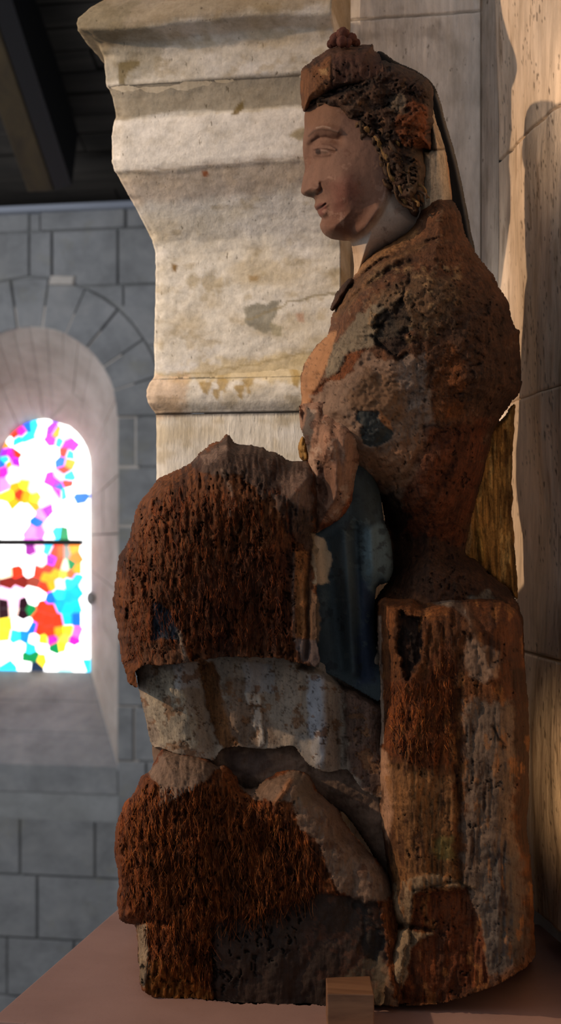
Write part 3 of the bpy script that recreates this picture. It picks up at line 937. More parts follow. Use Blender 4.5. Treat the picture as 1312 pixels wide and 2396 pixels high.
# backing of that wall (dark gap under the lowest stone)
V = []
for zz_ in (-0.9, 1.6):
    for s_, t_ in ((-.02, .03), (.9, .03), (.9, .2), (-.02, .2)):
        V.append((cA.x + dirw.x * s_ - nrm.x * t_, cA.y + dirw.y * s_ - nrm.y * t_, zz_))
V, Fc = box8(V)
link('wall_core', mesh_from('wall_core', V, Fc), M_MORTAR, wall_right, smooth=False)

# shelf
fl = floor_pt(0, 2366); bl = floor_pt(268, 2132)
dxy = (bl - fl).normalized()
FX = fl.x; FY0 = fl.y - 0.028
V = []
LB = fl + dxy * 0.43
for z_ in (-0.06, 0.0):
    V += [(FX - dxy.x * .028, FY0, z_), (0.62, FY0, z_), (0.62, LB.y, z_), (LB.x, LB.y, z_)]
V, Fc = box8(V)
org = (-0.1, 1.6, 0)
V = [(x - org[0], y - org[1], z) for x, y, z in V]
o = link('shelf', mesh_from('shelf', V, Fc), M_SHELF, None, org, smooth=False)
tag(o, 'mauve-brown painted shelf slab on which the statue stands', 'shelf'); bevel(o, 0.0025, 3)

# floor of the nave far below, left wall none (open nave)
V, Fc = box(-6, 3, -2.5, YW + .3, -2.05, -1.95)
o = link('floor', mesh_from('floor', V, Fc), M_MORTAR, smooth=False); tag(o, kind='structure')

# small wooden block in front of the statue
bz = 0.037
p1 = floor_pt(765, 2325, bz); p2 = floor_pt(875, 2327, bz); p3 = floor_pt(866, 2283, bz); p4 = floor_pt(762, 2287, bz)
cx_ = (p1 + p2 + p3 + p4) / 4
V = []
for z_ in (0.0, bz):
    for p in (p1, p2, p3, p4): V.append((p.x - cx_.x, p.y - cx_.y, z_))
V, Fc = box8(V)
o = link('wooden_block', mesh_from('wooden_block', V, Fc), M_BLOCK, None, (cx_.x, cx_.y, 0.0), smooth=False)
tag(o, 'small reddish-brown square wooden block wedged against the foot of the statue', 'block'); bevel(o, 0.0012, 2)

# ================================================================== THE STATUE
exec_statue = True
BX, BY = at(760.0, 2000.0, 1.6)[0], 1.60
statue = empty('statue', (BX, BY, 0), 'tall worm-eaten carved wooden seated figure in profile with crown and flaking paint', 'statue')

WOOD = (120, 70, 36); WOODD = (84, 50, 28); RUST = (150, 86, 38); DARK = (46, 36, 30); GESSO = (150, 124, 104); GREY = (128, 112, 100)
TAN = (176, 132, 92); BLUE = (46, 60, 68); BLACKB = (40, 42, 42); WHITE = (178, 174, 168); SKIN = (176, 128, 104); OCHRE = (164, 112, 52); MAU = (104, 84, 76)

class Relief:
    def __init__(s, name, outline, Ye, Tf, Tb, r, step=3.0, rough=2.0, open_y=None, open_fn=None, base=WOOD, wood=1.0, seed=1, smooth=4.0, gain=0.85):
        s.gain = gain
        s.name, s.Ye, s.Tf, s.Tb, s.r, s.step = name, Ye, Tf, Tb, r, step
        P = smooth_closed(outline, smooth)
        if rough:
            nx = fbm(P[:, 0], P[:, 1], 26, octv=4, seed=seed + 100, gain=0.7) * rough
            ny = fbm(P[:, 0], P[:, 1], 26, octv=4, seed=seed + 200, gain=0.7) * rough
            if rough > 1.5:
                nx = nx + rough * .35 * fbm(P[:, 0], P[:, 1], 7, octv=2, seed=seed + 300); ny = ny + rough * .35 * fbm(P[:, 0], P[:, 1], 7, octv=2, seed=seed + 400)
            P = P + np.stack([nx, ny], -1)
        s.P = P
        x0, y0 = P.min(0) - step; x1, y1 = P.max(0) + step
        gx, gy = np.meshgrid(np.arange(x0, x1 + step, step), np.arange(y0, y1 + step, step))
        s.shape = gx.shape
        A = P; B = np.roll(P, -1, 0)
        d, qx, qy = seg_dist(gx, gy, A, B)
        ins = inside(gx, gy, P)
        sd = np.where(ins, d, -d)
        snap = (sd < 0.45 * step) & (sd > -1.0 * step)
        s.x = np.where(snap, qx, gx); s.y = np.where(snap, qy, gy)
        s.valid = sd > -0.62 * step
        if open_fn is not None:
            m = np.array([not open_fn(*((a + b) / 2)) for a, b in zip(A, B)])
            dd, _, _ = seg_dist(s.x, s.y, A[m], B[m])
        elif open_y is not None:
            m = ~((A[:, 1] > open_y) & (B[:, 1] > open_y))
            dd, _, _ = seg_dist(s.x, s.y, A[m], B[m])
        else:
            dd = np.where(snap, 0, d)
        s.d = dd
        s.h = np.zeros(gx.shape)      # extra relief towards the viewer, metres
        s.col = np.tile(lin(base), gx.shape + (1,))
        s.wood = np.full(gx.shape, float(wood))
        s.seed = seed
    def paint(s, pts, rgb, amp=7, soft=2.0, a=1.0, wood=None, h=0.0, sc_=22):
        s.seed += 1
        m = patch_mask(s.x, s.y, pts, amp, soft, s.seed, sc_)
        s.col = s.col * (1 - m[..., None] * a) + lin(rgb) * m[..., None] * a
        if wood is not None: s.wood = s.wood * (1 - m) + wood * m
        s.h += h * m
        return s
    def spatter(s, rgb, scale, thr, a=0.8, wood=None, h=0.0, sy=None, box_=None, w=0.12):
        s.seed += 1
        m = sstep(thr, thr + w, fbm(s.x, s.y, scale, sy, 5, s.seed, 0.6))
        if box_ is not None: m = m * patch_mask(s.x, s.y, box_, 10, 14, s.seed + 50, 40)
        s.col = s.col * (1 - m[..., None] * a) + lin(rgb) * m[..., None] * a
        if wood is not None: s.wood = s.wood * (1 - m) + wood * m
        s.h += h * m
        return s
    def blob(s, x, y, sx, sy, amp, ang=0):
        c, n = math.cos(R(ang)), math.sin(R(ang))
        u = (s.x - x) * c + (s.y - y) * n; v = -(s.x - x) * n + (s.y - y) * c
        s.h += amp * np.exp(-(u / sx) ** 2 - (v / sy) ** 2)
        return s
    def stroke(s, pts, w, amp, rgb=None, a=0.8, wob=0.0):
        x, y = s.x, s.y
        if wob:
            s.seed += 1
            x = x + wob * fbm(x, y, 30, octv=4, seed=s.seed); y = y + wob * fbm(x, y, 30, octv=4, seed=s.seed + 7)
        t = stroke_d(x, y, pts, w)
        g = np.exp(-t * t)
        s.h += amp * g
        if rgb is not None:
            m = (g * a)[..., None]; s.col = s.col * (1 - m) + lin(rgb) * m
        return s
    def noise(s, sx, sy, amp, octv=4, box_=None, ridged=False, gain=0.55):
        s.seed += 1
        n = fbm(s.x, s.y, sx, sy, octv, s.seed, gain)
        if ridged: n = 0.4 - np.abs(n) * 1.4
        if box_ is not None: n = n * patch_mask(s.x, s.y, box_, 12, 16, s.seed, 40)
        s.h += amp * n
        return s
    def fib(s, sx, sy, amp, octv=4):
        s.seed += 1
        n = 0.4 - np.abs(fbm(s.x + 5 * fbm(s.x, s.y, 50, 90, 3, s.seed + 2), s.y, sx, sy, octv, s.seed, .6)) * 1.4
        s.h += amp * n * np.clip(s.wood * 1.3 - .3, 0, 1)
        return s
    def pits(s, sx, sy, thr, depth, rgb=None, box_=None):
        s.seed += 1
        wx = s.x + sx * 1.3 * fbm(s.x, s.y, sx * 2.2, octv=3, seed=s.seed + 5); wy = s.y + sx * 1.3 * fbm(s.x, s.y, sx * 2.4, octv=3, seed=s.seed + 6)
        n = vnoise(wx / sx, wy / sy, s.seed) * 0.7 + vnoise(wx / sx * 2.3, wy / sy * 2.3, s.seed + 3) * 0.3
        dens = 0.10 * fbm(s.x, s.y, 60, 80, 3, s.seed + 9)
        m = sstep(thr, thr + 0.15, n + dens)
        if box_ is not None: m = m * patch_mask(s.x, s.y, box_, 10, 14, s.seed, 40)
        s.h -= depth * m
        if rgb is not None: s.col = s.col * (1 - m[..., None] * .7) + lin(rgb) * m[..., None] * .7
        return s
    def flake(s, amp, w=.03, sx=40, sy=40, rgb=None):
        """crazed paint: narrow sunken cracks where the noise crosses zero"""
        s.seed += 1
        n = np.abs(fbm(s.x, s.y, sx, sy, 4, s.seed, .6))
        m = 1 - sstep(0, w, n)
        s.h -= amp * m
        if rgb is not None: s.col = s.col * (1 - m[..., None] * .6) + lin(rgb) * m[..., None] * .6
        return s
    def front_y(s):
        t = np.clip(s.d / s.r, 0, 1); pr = np.sqrt(np.clip(1 - (1 - t) ** 2, 0, 1))
        fade = np.clip(s.d / (s.step * 3), 0, 1)
        return s.Ye - s.Tf * pr - s.h * fade, s.Ye + s.Tb * pr
    def build(s, parent=None, label=None):
        nr, nc = s.shape
        yf, yb = s.front_y()
        idx = np.arange(nr * nc).reshape(nr, nc)
        v = s.valid
        cell = v[:-1, :-1] & v[:-1, 1:] & v[1:, 1:] & v[1:, :-1]
        Q = np.stack([idx[:-1, :-1][cell], idx[1:, :-1][cell], idx[1:, 1:][cell], idx[:-1, 1:][cell]], -1)
        # boundary vertices: used by fewer than four cells
        cnt = np.zeros(nr * nc, int); np.add.at(cnt, Q.ravel(), 1)
        used = cnt > 0; bnd = used & (cnt < 4)
        X, Y, Z = at(s.x, s.y, yf)
        Vf = np.stack([X, Y, np.maximum(Z, 0)], -1).reshape(-1, 3)
        X, Y, Z = at(s.x, s.y, yb)
        Vb = np.stack([X, Y, np.maximum(Z, 0)], -1).reshape(-1, 3)
        colr = np.concatenate([np.clip(s.col * s.gain, 0, 1), s.wood[..., None]], -1).reshape(-1, 4)
        mf = np.full(nr * nc, -1); mf[used] = np.arange(used.sum())
        nf = used.sum()
        inb = used & ~bnd
        mb = mf.copy(); mb[inb] = nf + np.arange(inb.sum())
        V = np.concatenate([Vf[used], Vb[inb]]); Cc = np.concatenate([colr[used], colr[inb]])
        QQ = np.concatenate([mf[Q], mb[Q][:, ::-1]])
        V = V - np.array([BX, BY, 0])
        me = quads_mesh(s.name, V, QQ)
        set_layer(me, Cc)
        o = link(s.name, me, M_STATUE, parent or statue)
        if label: o['label'] = label
        s.obj = o
        return o

#STATUE_PARTS
# ---- broken board behind the waist (golden, raking grain)
p = Relief('back_board', [(1168, 985), (1185, 965), (1205, 945), (1200, 1060), (1198, 1200), (1206, 1300), (1212, 1400), (1196, 1392), (1180, 1376), (1160, 1362), (1140, 1345), (1122, 1335), (1110, 1322), (1092, 1322), (1060, 1310), (1060, 1240), (1070, 1200), (1080, 1150), (1090, 1100), (1105, 1030)],
           1.655, .022, .03, 14, 2.5, 2.5, base=(150, 108, 54), wood=1.0, seed=11, gain=1.60)
p.noise(10, 120, .0035, 4, ridged=True).noise(26, 60, .002)
p.spatter((108, 74, 34), 22, .25, sy=90).spatter((186, 146, 84), 14, .4, sy=80)
p.paint([(1084, 1200), (1104, 1196), (1100, 1300), (1080, 1296)], (140, 110, 70), 4, h=.004).stroke([(1180, 1010), (1186, 1120), (1196, 1260), (1206, 1380)], 5, -.004, (80, 52, 24))
p.stroke([(1120, 1240), (1130, 1310)], 7, .005, (190, 146, 72))
p.build(label='golden-brown splintered board showing behind the waist')

# ---- curved plate behind the head; shade of the gap put into its near-black colour
p = Relief('back_plate', [(880, 122), (930, 146), (975, 166), (1003, 186), (1020, 208), (1032, 244), (1044, 292), (1060, 345), (1076, 410), (1090, 480), (1102, 545), (1110, 590), (1080, 640), (1000, 640), (940, 500), (900, 300)],
           1.652, .010, .012, 10, 2.5, 0.6, base=(13, 11, 10), wood=.15, seed=12)
p.stroke([(1022, 222), (1034, 262), (1047, 312), (1062, 366), (1077, 430), (1090, 500), (1104, 580)], 5, .002, (112, 106, 98), .8)
p.build(label='thin plate curving behind the head, coloured near-black for the shaded gap')

# ---- blue under-robe in the hollow
p = Relief('blue_robe', [(810, 1070), (862, 1085), (888, 1150), (898, 1215), (914, 1260), (920, 1330), (908, 1362), (880, 1376), (876, 1460), (888, 1560), (889, 1640), (850, 1622), (812, 1600), (770, 1578), (735, 1560), (700, 1548), (690, 1400), (700, 1250), (740, 1200)],
           1.548, .040, .12, 60, 3, 0, open_y=1545, base=(72, 84, 88), wood=.12, seed=13, gain=0.80)
p.paint([(838, 1060), (900, 1060), (884, 1180), (880, 1240), (800, 1250), (820, 1190)], (62, 70, 70), 6, 6)
p.paint([(852, 1240), (905, 1225), (918, 1370), (880, 1370), (870, 1500), (845, 1500)], (104, 124, 130), 8, 10)
p.paint([(838, 1330), (884, 1400), (880, 1600), (838, 1600)], (52, 64, 84), 10, 14)
p.stroke([(832, 1230), (838, 1400), (846, 1580)], 10, -.006).stroke([(768, 1270), (780, 1400), (800, 1560)], 16, -.008).stroke([(805, 1250), (815, 1400), (826, 1570)], 14, .010).stroke([(868, 1240), (872, 1380)], 12, .007)
p.spatter((50, 56, 60), 30, .35, .7).spatter((92, 104, 104), 26, .55, .6)
p.paint([(725, 1250), (762, 1262), (776, 1310), (768, 1365), (725, 1370)], (235, 200, 160), 5, 2, .95, .1, .001).paint([(722, 1370), (742, 1390), (746, 1500), (724, 1520)], (190, 150, 110), 6, 3, .8, .4)
p.build(label='dark blue painted robe fold in the hollow of the lap')

# ---- torso and mantle
mantle = Relief('mantle', [(832, 640), (850, 610), (880, 585), (925, 560), (960, 530), (975, 505), (990, 480), (1010, 462), (1035, 456), (1060, 468), (1078, 500), (1086, 545), (1108, 582), (1122, 604), (1152, 640), (1168, 676), (1188, 704), (1198, 748), (1206, 768), (1214, 772), (1216, 835), (1219, 880), (1222, 896), (1214, 922), (1196, 942), (1168, 982), (1150, 1020), (1142, 1060), (1128, 1120), (1106, 1200), (1094, 1260), (1088, 1296), (1112, 1308), (1152, 1348), (1190, 1378), (1212, 1410), (1222, 1450), (1224, 1560), (1150, 1620), (950, 1620), (880, 1520), (870, 1420), (915, 1340), (905, 1250), (885, 1160), (800, 1120), (735, 1040), (706, 990), (703, 955), (706, 930), (704, 885), (712, 850), (735, 816), (762, 786), (774, 762), (776, 738), (800, 690), (818, 660)],
                1.605, .105, .13, 150, 3, 2.2, base=(116, 76, 50), wood=.8, seed=20, gain=0.66)
m = mantle
# broad forms: upper arm, shoulder, back
m.blob(1010, 760, 170, 150, .018).blob(860, 960, 120, 150, .020).blob(1130, 860, 80, 130, .012).blob(1060, 1080, 90, 160, .006)
m.blob(940, 1240, 140, 60, -.030).blob(1000, 1280, 160, 50, -.02)
m.noise(120, 90, .006, 4).noise(26, 18, .0020, 4, gain=.7).noise(10, 9, .0012, 3).spatter((70, 46, 32), 16, .35, .55).spatter((160, 130, 100), 12, .55, .5, h=.0008).noise(40, 30, .0035, 5, [(850, 580), (1220, 640), (1230, 960), (950, 960), (760, 800)], gain=.65)
m.noise(16, 60, .0020, 4, [(960, 850), (1200, 850), (1150, 1400), (900, 1400)], ridged=True)
# collar bands
m.stroke([(838, 636), (880, 600), (930, 570), (968, 544)], 11, .009, (180, 132, 84), .8)
m.stroke([(850, 668), (880, 632), (930, 598), (990, 572)], 10, .006, (150, 112, 74), .6).stroke([(822, 668), (880, 620), (950, 584), (1020, 560)], 5, -.008, (60, 34, 20), .6, 5)
m.stroke([(790, 730), (850, 672), (910, 630), (960, 610)], 6, -.008, (62, 38, 24), .7, 4)
m.paint([(776, 740), (812, 676), (860, 636), (890, 640), (840, 690), (790, 745)], (128, 92, 60), 4, 3, .8)
m.paint([(800, 780), (880, 700), (960, 680), (970, 760), (900, 800), (850, 830), (800, 880), (762, 880), (770, 810)], (140, 126, 104), 10, 4, .9, .45, .0015)
m.paint([(762, 786), (790, 770), (765, 850), (745, 900), (720, 950), (704, 960), (704, 885), (714, 845), (736, 815)], (186, 132, 88), 3, 2, 1, .10, .001)  # smooth chest patch; warm light from the left put into its tan
m.paint([(870, 700), (960, 640), (1060, 640), (1090, 720), (1000, 790), (940, 760)], (128, 98, 70), 14, 6, .8, .8, .001)
m.spatter((176, 140, 98), 18, .35, .7, .7, .002, box_=[(860, 620), (1080, 620), (1080, 800), (860, 800)])
m.paint([(880, 740), (940, 690), (960, 760), (955, 810), (930, 842), (880, 800)], (56, 44, 38), 12, 3, .8, .9, -.006)
m.paint([(810, 830), (855, 815), (850, 850), (800, 900), (760, 945), (722, 950), (740, 905), (790, 870)], (128, 72, 36), 5, 3, 1, .8, -.005)
m.paint([(722, 945), (760, 900), (820, 870), (860, 820), (900, 840), (960, 830), (1000, 870), (1010, 960), (1025, 1000), (1000, 1060), (960, 1130), (930, 1190), (880, 1160), (830, 1120), (760, 1100), (716, 1010)], (150, 120, 98), 12, 3, 1, .30, .002)
m.paint([(800, 930), (860, 868), (950, 890), (940, 980), (880, 1000), (820, 960)], (134, 98, 68), 14, 14, .9, .10)
m.paint([(940, 830), (990, 830), (1004, 960), (960, 960), (930, 880)], (146, 126, 112), 12, 6, .8, .5)
m.paint([(835, 962), (888, 960), (884, 978), (900, 990), (918, 1014), (910, 1034), (880, 1050), (852, 1040), (842, 1012), (848, 994), (832, 982)], (62, 66, 64), 4, 1.5, 1, .10, -.002, 12)
m.paint([(888, 958), (912, 985), (922, 1012), (905, 1000), (890, 985)], (190, 128, 80), 3, 2, .9, .2)
m.paint([(835, 1050), (900, 1060), (980, 1000), (1030, 1060), (960, 1150), (900, 1140), (850, 1090)], (160, 112, 78), 14, 8, .8, .3)
m.paint([(1000, 1000), (1150, 980), (1110, 1180), (1080, 1290), (960, 1300), (930, 1200)], (118, 60, 30), 16, 14, .8, .9)
m.paint([(1090, 640), (1190, 720), (1220, 900), (1150, 980), (1060, 940), (1040, 760)], (84, 56, 38), 20, 16, .8, .9)
m.paint([(1050, 800), (1090, 850), (1070, 980), (1010, 990), (1020, 850)], (130, 74, 32), 18, 10, .8, .9)
m.paint([(920, 1240), (1090, 1270), (1200, 1390), (1180, 1440), (1000, 1400), (900, 1370)], (78, 50, 34), 16, 8, .9, .9)
m.paint([(1085, 1395), (1140, 1380), (1150, 1400), (1110, 1415)], (150, 146, 134), 8, 4, .6, .5)
m.paint([(885, 1160), (920, 1150), (960, 1210), (930, 1260), (900, 1220)], (58, 44, 34), 10, 4, .9, .9, -.004)
m.pits(11, 15, .74, .004, (36, 22, 14), [(880, 640), (1220, 700), (1220, 960), (1000, 1000), (860, 800)])
m.pits(6, 14, .74, .004, (44, 26, 16), [(930, 1000), (1150, 1000), (1100, 1400), (900, 1380)])
m.stroke([(870, 790), (905, 815), (928, 842), (950, 825)], 5, -.006, (40, 26, 20), .8, 4)
m.stroke([(880, 762), (925, 735), (940, 690), (960, 650)], 6, -.005, (46, 30, 22), .7, 8)
m.stroke([(1020, 1010), (965, 1100), (935, 1190)], 14, -.006)
m.stroke([(1080, 1040), (1040, 1120), (985, 1200)], 9, -.004, (60, 30, 16), .5, 6)
m.stroke([(990, 998), (1010, 996), (1030, 1002)], 4, -.003, (40, 28, 22), .8, 4)
m.noise(10, 9, .0010, 3).flake(.0015, .05, 30, 24, (70, 48, 34))
m.build()

# front edge of the mantle at the throat, a curled lip
p = Relief('collar_lip', [(772, 722), (784, 690), (806, 658), (824, 650), (826, 664), (812, 688), (796, 712), (780, 728)], 1.585, .022, .02, 14, 2, 2, base=(70, 44, 30), wood=.9, seed=31)
p.noise(12, 12, .003).build()

# ---- forearm stub with the broken hand socket
p = Relief('forearm', [(700, 950), (722, 944), (760, 940), (820, 960), (850, 1010), (850, 1060), (836, 1110), (830, 1170), (812, 1205), (790, 1225), (752, 1248), (738, 1252), (730, 1226), (722, 1180), (722, 1120), (720, 1060), (712, 1030), (703, 1000)],
           1.535, .062, .09, 62, 2.5, 1.6, open_fn=lambda x, y: y < 962, base=(158, 118, 94), wood=.35, seed=40, gain=0.80)
p.h -= .045 * (1 - sstep(935, 1030, p.y))
p.paint([(716, 950), (738, 960), (728, 1030), (722, 1070), (706, 1020)], (86, 78, 70), 4, 3, .9, .3)
p.blob(755, 1140, 22, 48, -.024).blob(754, 1060, 16, 22, .006).blob(790, 1040, 30, 60, .006).stroke([(740, 1060), (742, 1110), (745, 1170), (765, 1190), (785, 1160), (788, 1100)], 8, .006)
p.stroke([(758, 960), (748, 1010), (740, 1050)], 7, -.005).stroke([(780, 990), (795, 1060), (800, 1140)], 8, -.004)
p.noise(40, 50, .004).noise(14, 26, .0018)
p.paint([(770, 1080), (792, 1080), (790, 1170), (765, 1200), (740, 1180), (742, 1120)], (112, 78, 62), 6, 8, .6)
p.paint([(738, 1225), (790, 1215), (826, 1150), (836, 1180), (800, 1225), (752, 1250)], (132, 66, 30), 5, 5, .9, .9)
p.paint([(722, 1060), (740, 1075), (738, 1150), (722, 1150)], (190, 156, 132), 4, 4, .7)
p.spatter((96, 58, 40), 22, .3, .6, .6).spatter((184, 156, 134), 26, .45, .6)
p.pits(9, 10, .76, .005, (40, 24, 18))
p.build(label='stub of the forearm with a hollow where the hand is lost')
p = Relief('broken_edge', [(698, 1040), (708, 1020), (718, 1035), (724, 1075), (716, 1082), (700, 1070)], 1.56, .014, .02, 10, 2, 1.4, base=(168, 126, 66), wood=.6, seed=44)
p.noise(10, 14, .003).build()

# ---- knees: big fibrous drapery
knee = Relief('knee_drapery', [(536, 1016), (552, 1036), (600, 1045), (648, 1058), (680, 1078), (722, 1076), (760, 1100), (770, 1240), (752, 1262), (742, 1300), (740, 1420), (742, 1500), (748, 1545), (740, 1562), (700, 1552), (640, 1540), (560, 1536), (470, 1545), (400, 1558), (345, 1555), (318, 1572), (322, 1608), (300, 1598), (292, 1566), (282, 1540), (278, 1500), (276, 1470), (267, 1430), (266, 1385), (272, 1340), (280, 1300), (300, 1268), (310, 1225), (322, 1190), (345, 1148), (372, 1118), (400, 1108), (440, 1088), (456, 1070), (472, 1052), (498, 1040), (520, 1026), (528, 1014)],
              1.565, .118, .15, 165, 3, 3.6, open_fn=lambda x, y: y > 1535 or (x > 722 and y > 1262), base=(118, 70, 37), wood=1.0, seed=50, gain=0.80)
k_ = knee
k_.blob(560, 1060, 150, 50, .010).blob(700, 1180, 70, 110, .006).blob(430, 1400, 140, 160, .010)
k_.noise(70, 160, .006)
k_.pits(5.5, 17, .66, .0055, (50, 22, 8), [(260, 1120), (560, 1100), (700, 1180), (700, 1550), (260, 1560)])
k_.paint([(440, 1085), (500, 1040), (536, 1014), (650, 1055), (724, 1074), (740, 1240), (730, 1300), (680, 1240), (640, 1180), (560, 1110), (480, 1110)], (86, 68, 58), 14, 4, .9, .85, .003)
k_.paint([(660, 1120), (722, 1100), (740, 1180), (700, 1190), (650, 1160)], (138, 110, 94), 16, 10, .7, .5)
k_.paint([(455, 1070), (520, 1040), (540, 1050), (490, 1085)], (130, 106, 92), 8, 3, .8, .6)
k_.stroke([(520, 1100), (530, 1130), (548, 1180), (545, 1210)], 5, .003, (150, 126, 108), .7, 8)
k_.spatter((150, 76, 30), 12, .35, .7, sy=60, box_=[(280, 1150), (700, 1150), (700, 1540), (280, 1540)])
k_.spatter((56, 28, 14), 22, .30, .7, sy=110)
k_.paint([(430, 1350), (560, 1280), (700, 1260), (700, 1520), (560, 1530), (440, 1520)], (78, 38, 18), 24, 26, .6, .9)
k_.paint([(356, 1412), (372, 1410), (395, 1430), (416, 1468), (424, 1500), (384, 1494), (354, 1500)], (48, 62, 76), 5, 2, .95, .5, -.004)
k_.paint([(330, 1505), (424, 1500), (436, 1545), (410, 1560), (340, 1552)], (118, 84, 62), 8, 6, .5, .7)
k_.stroke([(418, 1480), (428, 1520), (434, 1545)], 5, .002, (170, 156, 140), .8, 3)
k_.paint([(690, 1290), (722, 1290), (724, 1490), (688, 1495)], (160, 104, 58), 3, 2, .95, .7, -.003)
k_.stroke([(688, 1296), (686, 1400), (690, 1500)], 4, .003, (110, 92, 82), .8)
k_.paint([(730, 1250), (762, 1262), (776, 1310), (768, 1365), (735, 1370), (728, 1300)], (174, 150, 120), 6, 2, .95, .1)
k_.paint([(722, 1370), (745, 1400), (745, 1500), (724, 1500)], (130, 100, 74), 6, 3, .8, .4)
k_.paint([(690, 1495), (745, 1500), (790, 1545), (770, 1575), (700, 1545)], (104, 98, 98), 8, 5, .7, .4)
k_.stroke([(725, 1290), (722, 1400), (718, 1540)], 6, -.006, (60, 34, 20), .7, 2)
k_.stroke([(590, 1350), (600, 1440), (610, 1530)], 12, -.004)
k_.fib(13, 80, .0050).fib(6, 34, .0026, 3).noise(16, 14, .0008)
k_.build()

# ---- white tunic folds under the knee
p = Relief('white_tunic', [(316, 1520), (500, 1500), (760, 1500), (900, 1520), (920, 1640), (905, 1860), (850, 1850), (812, 1800), (770, 1806), (745, 1802), (722, 1790), (705, 1770), (690, 1748), (672, 1745), (640, 1752), (600, 1752), (560, 1748), (520, 1752), (500, 1778), (480, 1774), (440, 1770), (400, 1760), (372, 1748), (356, 1746), (346, 1710), (332, 1650), (320, 1590)],
           1.540, .045, .18, 70, 3, 1.6, open_y=1735, base=(158, 144, 128), wood=.30, seed=70, gain=0.92)
p.stroke([(480, 1560), (490, 1640), (505, 1740)], 26, -.014).stroke([(620, 1560), (605, 1700)], 30, -.006)
p.stroke([(745, 1560), (750, 1660), (752, 1780)], 26, .014).stroke([(700, 1560), (690, 1660), (680, 1740)], 22, .004).stroke([(800, 1590), (800, 1700), (800, 1790)], 16, -.010).stroke([(410, 1560), (420, 1660), (430, 1760)], 40, .010)
p.noise(60, 80, .003)
p.paint([(465, 1545), (500, 1545), (520, 1620), (560, 1740), (520, 1760), (495, 1700), (478, 1640)], (128, 84, 46), 6, 3, .95, .9, -.004)
p.paint([(520, 1580), (600, 1600), (650, 1740), (560, 1750), (525, 1660)], (118, 98, 82), 12, 8, .8, .4)
p.paint([(335, 1575), (410, 1560), (440, 1640), (470, 1760), (370, 1745), (345, 1660)], (176, 166, 146), 12, 3, .8, .5, .001)
p.paint([(400, 1552), (466, 1548), (470, 1610), (412, 1612)], (166, 164, 162), 5, 3, .9, .15, .001)
p.paint([(570, 1548), (640, 1552), (640, 1620), (575, 1625)], (160, 158, 156), 8, 3, .8, .2, .001)
p.paint([(574, 1622), (612, 1620), (612, 1652), (580, 1650)], (196, 186, 172), 3, 1.5, .95, .15, .0035)
p.paint([(586, 1656), (612, 1656), (612, 1690), (618, 1740), (604, 1750), (600, 1710), (586, 1690)], (190, 178, 164), 3, 1.5, .95, .15, .003)
p.paint([(720, 1580), (758, 1580), (762, 1700), (756, 1800), (735, 1798), (720, 1690)], (172, 176, 184), 5, 6, .85, .1)
p.paint([(800, 1600), (905, 1620), (905, 1860), (850, 1850), (812, 1780)], (96, 70, 58), 9, 6, .9, .7)
p.paint([(690, 1710), (745, 1730), (760, 1800), (720, 1790), (695, 1750)], (150, 146, 140), 6, 4, .6, .2)
p.spatter((132, 92, 58), 26, .42, .7, .5, -.0012).spatter((110, 80, 54), 12, .62, .7, .6, -.001)
p.h -= .022 * patch_mask(p.x, p.y, [(700, 1400), (960, 1400), (960, 1690), (884, 1650), (812, 1612), (740, 1572), (700, 1560)], 4, 10, 5)
p.flake(.0016, .035, 55, 45, (60, 46, 36)).flake(.0010, .03, 22, 30, (80, 62, 48))
p.build(label='cracked off-white painted tunic folds')

# ---- hollow between tunic and skirt, with a darker patch
p = Relief('under_fold', [(360, 1730), (520, 1735), (700, 1730), (900, 1700), (925, 1850), (930, 2000), (905, 2060), (860, 1980), (800, 1900), (700, 1880), (520, 1850), (380, 1830)],
           1.535, .022, .15, 50, 3, 0, base=(124, 102, 86), wood=.25, seed=80, gain=1.00)
p.paint([(520, 1758), (620, 1760), (640, 1790), (580, 1830), (530, 1800)], (78, 62, 56), 6, 6, .8)
p.noise(50, 40, .004).spatter((84, 66, 54), 30, .4, .6)
p.build(label='dark recess under the tunic folds')

# ---- lower skirt, fibrous
skirt = Relief('lower_skirt', [(366, 1768), (380, 1752), (410, 1762), (450, 1768), (486, 1778), (505, 1792), (522, 1790), (540, 1800), (560, 1838), (590, 1845), (620, 1828), (650, 1806), (690, 1800), (722, 1812), (738, 1840), (760, 1868), (790, 1890), (818, 1940), (858, 1985), (880, 2010), (905, 2040), (925, 2100), (945, 2200), (935, 2352), (900, 2352), (840, 2360), (760, 2366), (640, 2370), (500, 2368), (440, 2354), (385, 2338), (333, 2318), (326, 2262), (318, 2168), (296, 2160), (279, 2150), (274, 2112), (277, 2065), (268, 1995), (274, 1925), (290, 1880), (306, 1862), (316, 1850), (330, 1816), (348, 1806)],
               1.500, .058, .24, 90, 3, 3.4, open_y=2225, base=(132, 74, 36), wood=1.0, seed=90, gain=0.84)
q = skirt
q.noise(90, 140, .006)
q.blob(420, 2000, 130, 140, .010).blob(800, 2200, 90, 140, -.006)
q.pits(5.5, 17, .64, .0055, (54, 24, 8), [(270, 1830), (700, 1850), (720, 2200), (500, 2340), (330, 2320), (270, 2150)])
q.spatter((164, 88, 34), 11, .30, .8, sy=55, box_=[(280, 1850), (640, 1850), (620, 2160), (490, 2330), (330, 2300)])
q.spatter((64, 32, 14), 22, .30, .7, sy=100)
q.paint([(345, 1806), (384, 1755), (440, 1768), (500, 1785), (520, 1795), (470, 1830), (420, 1862), (385, 1895), (372, 1880), (370, 1840)], (146, 122, 104), 8, 3, .95, .5, .004)
q.paint([(318, 2165), (345, 2160), (348, 2260), (338, 2318), (328, 2300)], (168, 150, 124), 4, 3, .9, .6, .003)
